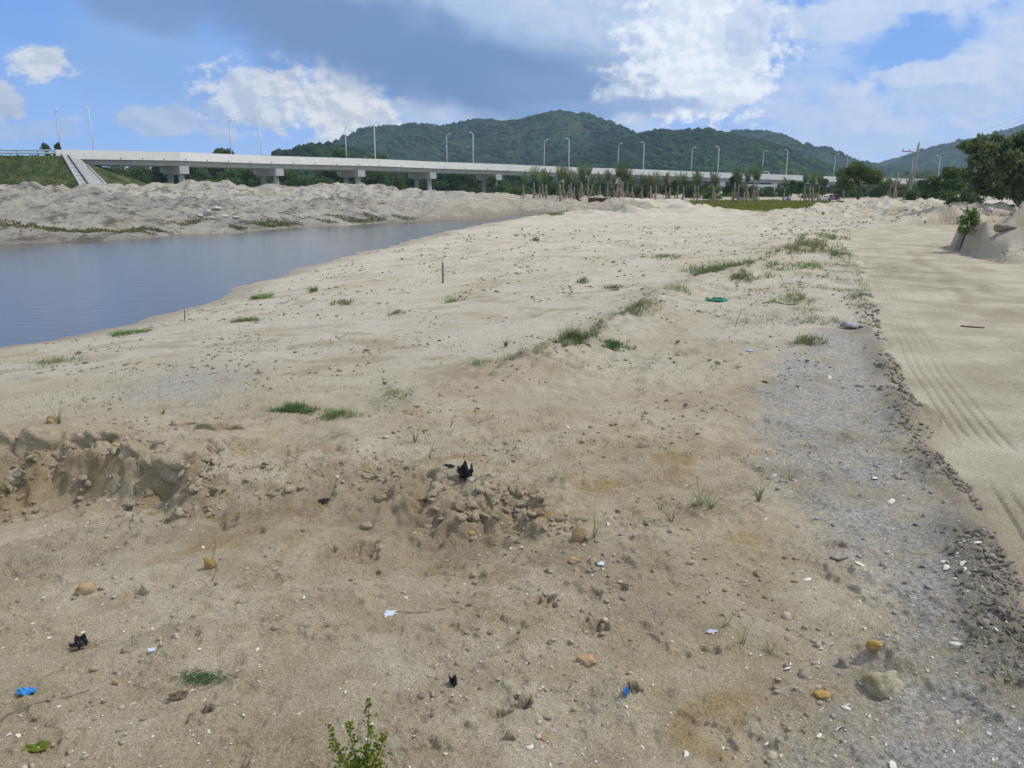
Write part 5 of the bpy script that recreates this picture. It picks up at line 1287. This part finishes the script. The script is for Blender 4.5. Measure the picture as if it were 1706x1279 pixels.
# grass tufts
def tuft(u, v, hpx, nb, label, mat='grass', spread=.014, lean=1.25, width=.0017, k=1, cr=0.0, name='grass_tuft', cat='grass tuft', group=None):
    x, y, z = hit(u, v); D = math.sqrt(x * x + y * y + EYE ** 2); rg = np.random.default_rng(int(u * 7 + v)); h_ = hpx * D / FPX * 1.5
    cs = np.zeros((k, 3)); 
    for i in range(k):
        a, r_ = rg.random() * 6.28, cr * D / FPX * math.sqrt(rg.random()); cs[i] = (r_ * math.cos(a), r_ * math.sin(a) * 1.2, 0)
        cs[i, 2] = Hh(x + cs[i, 0], y + cs[i, 1]) - z if k > 1 else 0
    V, F = blades(cs, nb, h_, spread, rg, width * max(1, D / 3.2), lean)
    o = mesh_np(name, V, F, M[mat], None, False); o.location = (x, y, z - .002); tag(o, label, cat, group); return o
for u, v, hp, nb, lb in [(1118, 868, 42, 12, 'spiky green grass tuft right of the ochre stone, with a long arching blade'), (1165, 843, 34, 16, 'green grass tuft in the centre right, left one of a close pair'), (1184, 846, 30, 14, 'green grass tuft in the centre right, right one of a close pair'),
                         (1265, 832, 40, 16, 'bushy grass tuft at the edge of the grey shelly strip'), (990, 895, 36, 9, 'upright grass tuft beside the ochre stone'), (692, 736, 22, 12, 'small bright grass tuft above the central crest'), (1100, 848, 20, 8, 'tiny grass shoot just left of the spiky tuft'),
                         (1208, 1043, 34, 8, 'star-shaped grass tuft, highest of the three at lower right'), (1235, 1074, 34, 10, 'star-shaped grass tuft, middle of the three at lower right'), (1281, 1088, 28, 10, 'star-shaped grass tuft, lowest of the three at lower right'),
                         (18, 822, 30, 18, 'green grass tuft at the left edge below the sand bank'), (98, 706, 26, 14, 'olive grass tuft growing beside the orange stone on the bank lip'), (272, 690, 14, 12, 'small green tuft on the lip of the left bank'), (930, 798, 18, 6, 'thin grass shoot right of the black plastic'),
                         (716, 765, 22, 7, 'thin dry grass shoot left of the black plastic'), (1316, 800, 26, 6, 'sparse grass shoot beside a white shell on the grey strip'), (640, 640, 14, 14, 'small dark tuft on the sand left of centre'), (842, 578, 14, 22, 'small green tuft on the flat above the centre'),
                         (218, 1075, 22, 4, 'tiny green sprout above the brown dead leaf'), (262, 1085, 10, 6, 'tiny low sprout near the grey plastic flake'), (945, 1152, 12, 10, 'little mossy sprout left of the small blue plastic bit')]:
    tuft(u, v, hp, nb, lb)
def patch(u, v, wu, wv, k, nb, hpx, label, mat='grass', name='grass_patch', cat='grass patch'):
    k = int(k * .75); wu *= 1.25; wv *= 1.4
    x, y, z = hit(u, v); rg = np.random.default_rng(int(u * 3 + v)); D = math.sqrt(x * x + y * y + EYE ** 2); n = k; cs = []
    for i in range(n):
        a, r_ = rg.random() * 6.28, rg.random() ** .65; r_ *= 0.7 + .3 * math.sin(a * 3 + u)
        X, Y = on_z(u + wu * r_ * math.cos(a), v + wv * r_ * math.sin(a), z); cs.append((X - x, Y - y))
    cs = np.array(cs); zz = land(cs[:, 0] + x, cs[:, 1] + y) - z; V, F = blades(np.column_stack([cs, zz]), nb, hpx * D / FPX * 1.15, .03 + .003 * D, rg, .0015 * max(1, D / 3.4), 1.1, 2)
    o = mesh_np(name, V, F, M[mat], None, False); o.location = (x, y, z); tag(o, label, cat, kind='stuff' if name == 'weed_patch' else None)
patch(490, 683, 36, 7, 160, 9, 7, 'dark green grass patch left of centre just behind the left bank', 'moss')
patch(560, 692, 36, 8, 90, 7, 9, 'looser green grass patch right beside the dark green one', 'grass')
patch(1021, 579, 25, 6, 130, 9, 7, 'small dense green mat on the flat right of centre', 'moss')
patch(952, 565, 38, 8, 110, 8, 16, 'taller green grass patch with seed stalks above the dense green mat', 'grass')
patch(1055, 520, 32, 8, 90, 7, 10, 'grey-green grass growing down the low bank in the middle', 'grass_dry')
patch(1190, 452, 55, 9, 180, 8, 11, 'long green grass patch where the low bank ends, right of centre', 'grass')
patch(1240, 460, 40, 7, 90, 7, 9, 'dull green grass patch right of the long green one', 'grass_dry')
patch(1352, 412, 46, 15, 150, 7, 9, 'wide weedy grass patch left of the dirt track, far off', 'grass_dry')
patch(1350, 442, 24, 4, 60, 7, 6, 'small bright green patch left of the track', 'grass')
patch(215, 556, 42, 5, 150, 8, 5, 'bright green grass strip on the shore at the left', 'grass')
patch(408, 535, 26, 3, 80, 8, 5, 'small bright green strip on the shore, right of the longer one', 'grass')
patch(438, 496, 20, 5, 80, 8, 7, 'round green grass clump near the water in the left middle', 'grass')
patch(522, 486, 5, 4, 12, 10, 10, 'tiny dark plant near the water, left of the grey stake', 'moss')
patch(1345, 572, 28, 8, 60, 7, 10, 'dull tuft patch at the top of the grey shelly strip', 'grass_dry')
patch(1325, 500, 36, 8, 70, 6, 9, 'thin weedy patch right of the green netting', 'grass_dry')
patch(1105, 428, 30, 3, 60, 6, 5, 'flat dull green patch on the far flat', 'grass_dry')
patch(1022, 480, 14, 3, 30, 7, 7, 'small pale green clump right of the grey stake, the nearer of two', 'grass_dry')
patch(973, 468, 8, 3, 24, 7, 7, 'small green clump right of the grey stake, the farther of two', 'grass')
patch(662, 655, 30, 8, 40, 6, 8, 'sparse green shoots above the green patch left of centre', 'grass_dry')
patch(90, 604, 50, 10, 36, 6, 10, 'sparse pale grass on the flat at the left edge', 'grass_dry')
patch(570, 505, 22, 5, 40, 6, 7, 'dull grass clump left of the grey stake', 'grass_dry')
patch(755, 502, 20, 4, 40, 6, 6, 'small green clump below the grey stake', 'grass')
patch(660, 522, 14, 3, 26, 6, 6, 'small dull clump below and left of the grey stake', 'grass_dry')
patch(926, 357, 16, 1.5, 60, 7, 4, 'bright green grass where the far channel ends', 'grass')
for i, (u, v, a, b_, k_) in enumerate([(800, 606, 26, 7, 22), (850, 598, 22, 6, 20), (905, 585, 24, 6, 26), (1000, 545, 22, 6, 30), (1085, 507, 26, 6, 40), (1130, 484, 26, 5, 40), (1290, 442, 34, 7, 60), (1312, 415, 30, 7, 60), (1385, 398, 26, 5, 50), (1395, 425, 22, 6, 40)]):
    patch(u, v, a, b_, k_, 6, 8, 'sparse dull weeds on the low diagonal bank, %s of ten going away from the camera' % nth(i), 'grass_dry' if i % 3 else 'grass', 'weed_patch', 'weeds')
# seed stalks over the taller patch
x, y, z = hit(955, 572); rg = np.random.default_rng(8); cs = np.column_stack([rg.normal(size=10) * .12, rg.normal(size=10) * .15, np.zeros(10)])
V, F = blades(cs, 2, .30, .01, rg, .003, .35, 3); o = mesh_np('seed_stalks', V, F, M['grass_dry']); o.location = (x, y, z); tag(o, 'thin pale seed stalks standing above the taller green grass patch', 'grass stalks', kind='stuff')

# green weed mat, curly, lower left
x, y, z = hit(338, 1135); rg = np.random.default_rng(9); mb = MB()
for i in range(150):
    cx, cy = rg.normal() * .055, rg.normal() * .022; cz = Hh(x + cx, y + cy) - z + .004; a = rg.random() * 6.28; pts = []
    for k in range(6):
        pts.append((cx, cy, cz + .004 * rg.random() + .007 * math.sin(k))); a += rg.normal() * .9; cx += .008 * math.cos(a); cy += .007 * math.sin(a)
    mb.tube(pts, .0011, 3, False)
wm = mb.build('creeping_weed', M['moss'], None, True); wm.location = (x, y, z + .006); tag(wm, 'curly mat of bright green creeping weed in the lower left foreground', 'weed')
# leafy shrub at the bottom edge
x, y, z = hit(612, 1278); y -= .10; z = Hh(x, y); sh = empty('leafy_shrub', (x, y, z)); tag(sh, 'bright yellow-green leafy shrub rising from the bottom edge', 'shrub'); rg = np.random.default_rng(10)
stems = []
for k, (tx, ty, tz) in enumerate([(-.095, .04, .20), (-.04, .05, .20), (.03, .06, .28), (.07, .04, .17), (-.06, .0, .13), (.02, .02, .15), (.06, .0, .11), (-.015, .0, .11)]):
    pts = [(0.01 * rg.normal(), .01 * rg.normal(), -.02)]
    for q in (.33, .66, 1.0): pts.append((tx * q ** .8 + .006 * rg.normal(), ty * q, tz * q ** 1.1))
    mb = MB(); mb.tube(pts, [.003, .0025, .0018, .001], 5); stems.append(pts); mb.build('stem', M['shrubleaf'], sh, True)
P_ = []; 
for pts in stems:
    pts = np.array(pts)
    for i in range(26):
        q = (.1 + .9 * i / 25) * 3; j = min(int(q), 2); p_ = pts[j] + (pts[j + 1] - pts[j]) * (q - j); a = rg.random() * 6.28; br = .026 * (1.1 - i / 26)
        for s_ in range(8): P_.append(p_ + np.array([math.cos(a) * br * (s_ + 1) / 3, math.sin(a) * br * (s_ + 1) / 3, .006 + .003 * rg.normal()]) + rg.normal(size=3) * .003)
V, F = leaves(np.array(P_), .0085, rg, 1.3, .5); mesh_np('foliage', V, F, M['shrubleaf'], sh)

# shells
def shell_mesh():
    n, m = 9, 5; V = []; F = []
    for i in range(m):
        r_ = (i + 0.0) / (m - 1)
        for k in range(n):
            a = math.pi * (k / (n - 1)) * 1.15 - .24; V.append((math.cos(a) * r_, math.sin(a) * r_ * .95 - .15, .42 * (1 - r_ * r_) + .03 * (k % 2)))
    for i in range(m - 1):
        for k in range(n - 1): F.append((i * n + k, i * n + k + 1, (i + 1) * n + k + 1, (i + 1) * n + k))
    o = len(V); V2 = [(p[0] * .92, p[1] * .92, p[2] - .10) for p in V]; F2 = [tuple(q + o for q in reversed(f)) for f in F]
    return V + V2, F + F2
sv_, sf_ = shell_mesh(); shell0 = mesh_np('seashell', sv_, sf_, M['shell'], None, True); shm = shell0.data
big_sh = [(1001, 940, 5), (672, 988, 10), (676, 996, 9), (506, 995, 9), (660, 1023, 8), (690, 1135, 6), (628, 1060, 6), (1312, 1114, 12), (1384, 1076, 14), (1345, 965, 14), (1432, 940, 16), (1627, 903, 14), (1576, 936, 13), (1606, 948, 16), (1607, 938, 15), (1575, 946, 14), (1456, 797, 18), (1320, 800, 12), (1288, 793, 14), (1483, 836, 16), (1380, 630, 14), (1275, 637, 12), (938, 658, 9), (1655, 1029, 11), (1593, 1073, 18), (1438, 1138, 14), (1410, 1180, 16),
          (1400, 1215, 16), (1365, 1225, 14), (1490, 1278, 20), (1240, 968, 10), (1190, 967, 10), (1070, 1245, 8), (1205, 1245, 8), (883, 1244, 12), (690, 1228, 14), (620, 1205, 10), (590, 1198, 9), (497, 1190, 9), (430, 1137, 9), (430, 1082, 10), (332, 1082, 8), (255, 1048, 8), (70, 997, 9), (45, 1056, 9), (30, 1228, 9), (340, 1168, 7), (330, 1155, 6), (1142, 1257, 16), (1205, 1245, 9), (900, 935, 6), (1043, 905, 7), (870, 912, 8), (850, 915, 7), (1012, 872, 10), (600, 802, 8), (562, 795, 7), (222, 820, 8), (135, 977, 6), (1636, 600, 6)]
rg = np.random.default_rng(12); cand = [hit(u, v)[:2] + (s_,) for u, v, s_ in big_sh]
for i in range(235):
    q = rg.random(); u, v = rg.random() * 1706, 700 + 620 * rg.random() ** .8
    if i % 3 == 0: u = 1260 + 440 * rg.random()
    if u > 1706 - (985 - v) * 0.45 and v < 985: u -= 420
    X, Y, _ = hit(u, v); cand.append((X, Y, 4 + 5 * rg.random() ** 2))
for i, (X, Y, s_) in enumerate(cand):
    o = shell0 if i == 0 else shell0.copy()
    if i: C.objects.link(o)
    D = math.sqrt(X * X + Y * Y + EYE ** 2); r_ = s_ * D / FPX / 2 * (1.05 if i < len(big_sh) else 1.0); r_ = min(r_, .04)
    o.scale = (r_, r_ * (.6 + .5 * rg.random()), r_ * .8); o.location = (X, Y, Hh(X, Y) + .0005); o.rotation_euler = (rg.normal() * .35, rg.normal() * .35, rg.random() * 6.28)
    tag(o, 'small whitish seashell or shell fragment lying loose on the sand', 'seashell', 'seashells scattered over the sand')

# crumbs, fragments, dry weeds: nobody could count them
rg = np.random.default_rng(14)
def spread(n, r0, r1, half=38):
    r_ = r0 * (r1 / r0) ** rg.random(n); a = (rg.random(n) - .5) * 2 * R(half); return r_ * np.sin(a), r_ * np.cos(a), r_
def keep_land(x, y, road=True, far=False):
    s_ = poly_sd(x, y, WPOLY); k = s_ > 0.6
    if road: k &= poly_sd(x, y, ROAD) > 0.1
    k &= ~((x < -6) & (y > 25)) if not far else True
    return k
x, y, r_ = spread(46000, 1.9, 50); cl = pn(x / (0.25 * np.sqrt(r_)), y / (0.25 * np.sqrt(r_)), 15) + .5 * pn(x / .9, y / .9, 16)
k = keep_land(x, y) & (cl > -.05 + .3 * rg.random(len(x))) & (rg.random(len(x)) < np.clip(r_ / 8, .2, 1)); x, y, r_ = x[k], y[k], r_[k]
sz = (0.0018 + 0.0100 * rg.random(len(x)) ** 4) * (1 + r_ / 6.5) * np.where(rg.random(len(x)) < .03, 1.8, 1)
gm = poly_sd(x, y, GREY) < 0
V0 = rock_verts(ICO1[0], 3, .28, 1.4, (1, 1, .7)); VC_ = rock_verts(ICO2[0], 9, .55, 1.8, (1, 1, .8), .9)
for nm, mk, mt, lb in (('sand_crumbs', ~gm, 'crumb', 'scattered crumbs and small clods of sand over the flat'), ('grey_crumbs', gm, 'clod_grey', 'grey crumbs scattered over the shelly strip')):
    P_ = np.column_stack([x[mk], y[mk], land(x[mk], y[mk]) + sz[mk] * .15]); V, F = scatter((V0, ICO1[1]), P_, sz[mk], rg, .8, .6); tag(mesh_np(nm, V, F, M[mt], None, True), lb, 'sand crumbs', kind='stuff')
# dark cloddy strip along the track edge
tt = rg.random(8000) ** 1.3 * 9.0; pe = np.clip(12.2 - tt, 0, 12.9); i0 = pe.astype(int); EW = np.array(EDGE); f_ = (pe - i0)[:, None]
P2 = EW[i0] * (1 - f_) + EW[np.minimum(i0 + 1, len(EW) - 1)] * f_; tg = EW[np.minimum(i0 + 1, len(EW) - 1)] - EW[i0]; tg /= np.linalg.norm(tg, axis=1)[:, None]; nn = np.column_stack([tg[:, 1], -tg[:, 0]])
sgn = np.sign(nn[:, 0:1]); nn = nn * -sgn
off_ = np.abs(rg.normal(size=len(P2))) * .13 - .03; P2 = P2 + nn * off_[:, None]; rr2 = np.hypot(P2[:, 0], P2[:, 1]); kk_ = pn(P2[:, 0] / .7, P2[:, 1] / .7, 75) > -.28 + .3 * rg.random(len(P2)); P2, rr2 = P2[kk_], rr2[kk_]; szb = (.0025 + .017 * rg.random(len(P2)) ** 5) * (0.7 + rr2 / 9)
P_ = np.column_stack([P2, land(P2[:, 0], P2[:, 1]) + szb * .05]); V, F = scatter((VC_, ICO2[1]), P_, szb, rg, .75, 1.3); tag(mesh_np('earth_clods', V, F, M['clod_dark'], None, True), 'dark crumbled earth thrown up along the edge of the dirt track', 'earth clods', kind='stuff')
LW_ = np.array(LIP); tt = 1 + rg.random(3200) * (len(LIP) - 2.5); i0 = tt.astype(int); f_ = (tt - i0)[:, None]; P2 = LW_[i0] * (1 - f_) + LW_[i0 + 1] * f_; hs_ = np.interp(tt, np.arange(len(LIPH)), LIPH)
P2 = P2 + np.column_stack([rg.normal(size=len(P2)) * .05, -(rg.random(len(P2)) ** 1.3) * (.15 + hs_ * 2.6) + .18]); kk_ = (rg.random(len(P2)) < hs_ / .3 + .12) & (pn(P2[:, 0] / .35, P2[:, 1] / .3, 85) > -.2); P2, hs_ = P2[kk_], hs_[kk_]
szl = (.006 + .045 * rg.random(len(P2)) ** 4) * (.5 + hs_ * 2); P_ = np.column_stack([P2, land(P2[:, 0], P2[:, 1]) - szl * .1]); V, F = scatter((VC_, ICO2[1]), P_, szl, rg, .8, 1.0)
tag(zero_masks(mesh_np('lip_clods', V, F, mg, None, True)), 'crumbled sand clods tumbled from the broken lip of the low bank', 'sand clods', kind='stuff')
# shell grit
x, y, r_ = spread(15000, 1.9, 14); k = keep_land(x, y); gsel = poly_sd(x, y, GREY) < 0.1; k &= gsel | (rg.random(len(x)) < .35); x, y, r_ = x[k], y[k], r_[k]; sz = (.0012 + .0035 * rg.random(len(x)) ** 3) * (1 + r_ / 6)
P_ = np.column_stack([x, y, land(x, y) + sz * .4]); V, F = scatter((V0, ICO1[1]), P_, np.column_stack([sz, sz * (.4 + .6 * rg.random(len(x))), sz * .4]), rg, 1, .8); tag(mesh_np('shell_grit', V, F, M['shell'], None, True), 'fine white shell fragments strewn over the sand and grey strip', 'shell grit', kind='stuff')
# dry weeds and low sprouts over the flat
EW2 = np.array(EDGE); te = rg.random(3200) * 3.6 + .6; ie = te.astype(int); fe = (te - ie)[:, None]; PE = EW2[ie] * (1 - fe) + EW2[ie + 1] * fe; PE[:, 0] -= np.abs(rg.normal(size=3200)) * (1.2 + 1.2 * (te < 2)); ke = (pn(PE[:, 0] / .9, PE[:, 1] / 1.4, 95) > .05) & (PE[:, 1] > 6)
PE = PE[ke]; zE = land(PE[:, 0], PE[:, 1]); V, F = blades(np.column_stack([PE, zE]), 5, .07, .08, rg, .003, 1.4, 2); tag(mesh_np('verge_weeds', V, F, M['grass_dry']), 'low dull weeds along the verge left of the dirt track', 'weeds', kind='stuff')
for nm_, cx0, cx1, v0, v1, n0, sz0 in (('right_clods', 1560, 1900, 345, 440, 2600, .05), ('mound_clods', 1280, 1640, 338, 374, 2400, .09)):
    uu_ = cx0 + (cx1 - cx0) * rg.random(n0); q_ = [on_z(a, b_, .2) for a, b_ in zip(uu_, v0 + (v1 - v0) * rg.random(n0))]; q_ = np.array(q_); kk_ = (q_[:, 1] < 75) & (poly_sd(q_[:, 0], q_[:, 1], ROAD) > -.3) & (pn(q_[:, 0] / 1.2, q_[:, 1] / 1.2, 96) > -.1); q_ = q_[kk_]
    szc = sz0 * (.2 + rg.random(len(q_)) ** 3); P_ = np.column_stack([q_, land(q_[:, 0], q_[:, 1])]); V, F = scatter((rock_verts(ICO2[0], 9, .55, 1.8, (1, 1, .8), .9), ICO2[1]), P_, szc, rg, .7, 1.0)
    tag(mesh_np('earth_clods', V, F, M['crumb'], None, True), 'loose brown earth clods on the %s' % ('cut bank at the right edge' if 'right' in nm_ else 'low mound beyond the track'), 'earth clods', kind='stuff')
x, y, r_ = spread(15000, 3.0, 50); cl = pn(x / 1.6, y / 2.2, 25) + .4 * pn(x / .5, y / .5, 26); k = keep_land(x, y) & (cl > .16 + .35 * rng.random(len(x))); x, y, r_ = x[k], y[k], r_[k]
P_ = np.column_stack([x, y, land(x, y)]); 
n_ = len(P_); V, F = blades(P_, 5, .028, .04, rg, .0014, 1.3, 2); V3 = V.reshape(n_, -1, 3); V3 = P_[:, None] + (V3 - P_[:, None]) * (1 + r_ / 16)[:, None, None]
tag(mesh_np('dry_weeds', V3.reshape(-1, 3), F, M['grass_dry'], None, False), 'sparse low dry weeds sprinkled over the sand flat', 'weeds', kind='stuff')
# weeds on the far bank, embankment tufts and lawn blades
def far_leaves(n, ufn, label, nm, mat, size):
    P_ = ufn(n); V, F = leaves(P_, size, rg, 1.4, .8); tag(mesh_np(nm, V, F, M[mat], None, False), label, 'vegetation', kind='stuff')
def emb(n):
    i = rg.integers(0, len(rows) - 1, n); k_ = rg.random(n) ** .9; f2 = rg.random(n); out = []
    for a, q, g_ in zip(i, k_, f2):
        kk = 1 + q * (len(rows[0]) - 2.01); k1 = int(kk); p_ = Vector(rows[a][k1]).lerp(Vector(rows[a][k1 + 1]), kk - k1).lerp(Vector(rows[a + 1][k1]).lerp(Vector(rows[a + 1][k1 + 1]), kk - k1), g_); out.append((p_.x, p_.y, p_.z + .1))
    return np.array(out)
far_leaves(14000, emb, 'rough grass and weeds covering the embankment slope', 'embankment_grass', 'leaf', .22)
def bankw(n):
    FW = np.array(far_w)[6:17]; m_ = n * 4; k_ = rg.random(m_) * (len(FW) - 1.001); i_ = k_.astype(int); P_ = FW[i_] + (FW[i_ + 1] - FW[i_]) * (k_ - i_)[:, None]
    x_ = P_[:, 0] + rg.normal(size=m_) * .5; y_ = P_[:, 1] + .7 + 3.2 * rg.random(m_) ** 1.2; lf = P_[:, 0] < -20; y_ = np.where(lf, P_[:, 1] + 3.0 + 1.3 * rg.random(m_), y_); kk = (poly_sd(x_, y_, WPOLY) > .4) & (pn(x_ / 3.0, y_ / 2.0, 27) + .6 * lf > .12)
    x_, y_ = x_[kk][:n], y_[kk][:n]; return np.column_stack([x_, y_, land(x_, y_) + .03])
far_leaves(5200, bankw, 'low green weeds growing along the far river bank', 'bank_weeds', 'grass_dry', .09)
def lawnp(n):
    LW = np.array(LAWN); x_ = LW[:, 0].min() + np.ptp(LW[:, 0]) * rg.random(n * 3); y_ = LW[:, 1].min() + np.ptp(LW[:, 1]) * rg.random(n * 3); k_ = poly_sd(x_, y_, LAWN) < -.3; x_, y_ = x_[k_][:n], y_[k_][:n]; return np.column_stack([x_, y_, land(x_, y_) + .02])
M['lawn_leaf'] = leaf_mat('lawn_blade', (0.15, 0.17, 0.03), (0.22, 0.21, 0.05), (0.19, 0.19, 0.04), .3)
far_leaves(16000, lawnp, 'yellow-green grass of the far lawn strip', 'lawn_grass', 'lawn_leaf', .14)

# ================================================================== haze
HAZE = 0.00025
mh = bpy.data.materials.new('haze'); mh.use_nodes = True; nt_ = mh.node_tree; nt_.nodes.clear(); pvn = nt_.nodes.new('ShaderNodeVolumePrincipled'); pvn.inputs['Density'].default_value = HAZE
pvn.inputs['Color'].default_value = (0.55, 0.79, 1.0, 1); pvn.inputs['Anisotropy'].default_value = 0.2; on_ = nt_.nodes.new('ShaderNodeOutputMaterial'); nt_.links.new(pvn.outputs[0], on_.inputs['Volume'])
mb = MB(); mb.box((0, 0, 0), (4200, 4200, 1)); hz = mb.build('haze', mh); V_ = [v for v in hz.data.vertices]
for v in V_: v.co.z = -6.0 if v.co.z < 0 else 420.0
tag(hz, kind='stuff'); hz['label'] = 'thin pale haze in the air over the whole valley'; hz['category'] = 'haze'
print('objects', len(bpy.data.objects))
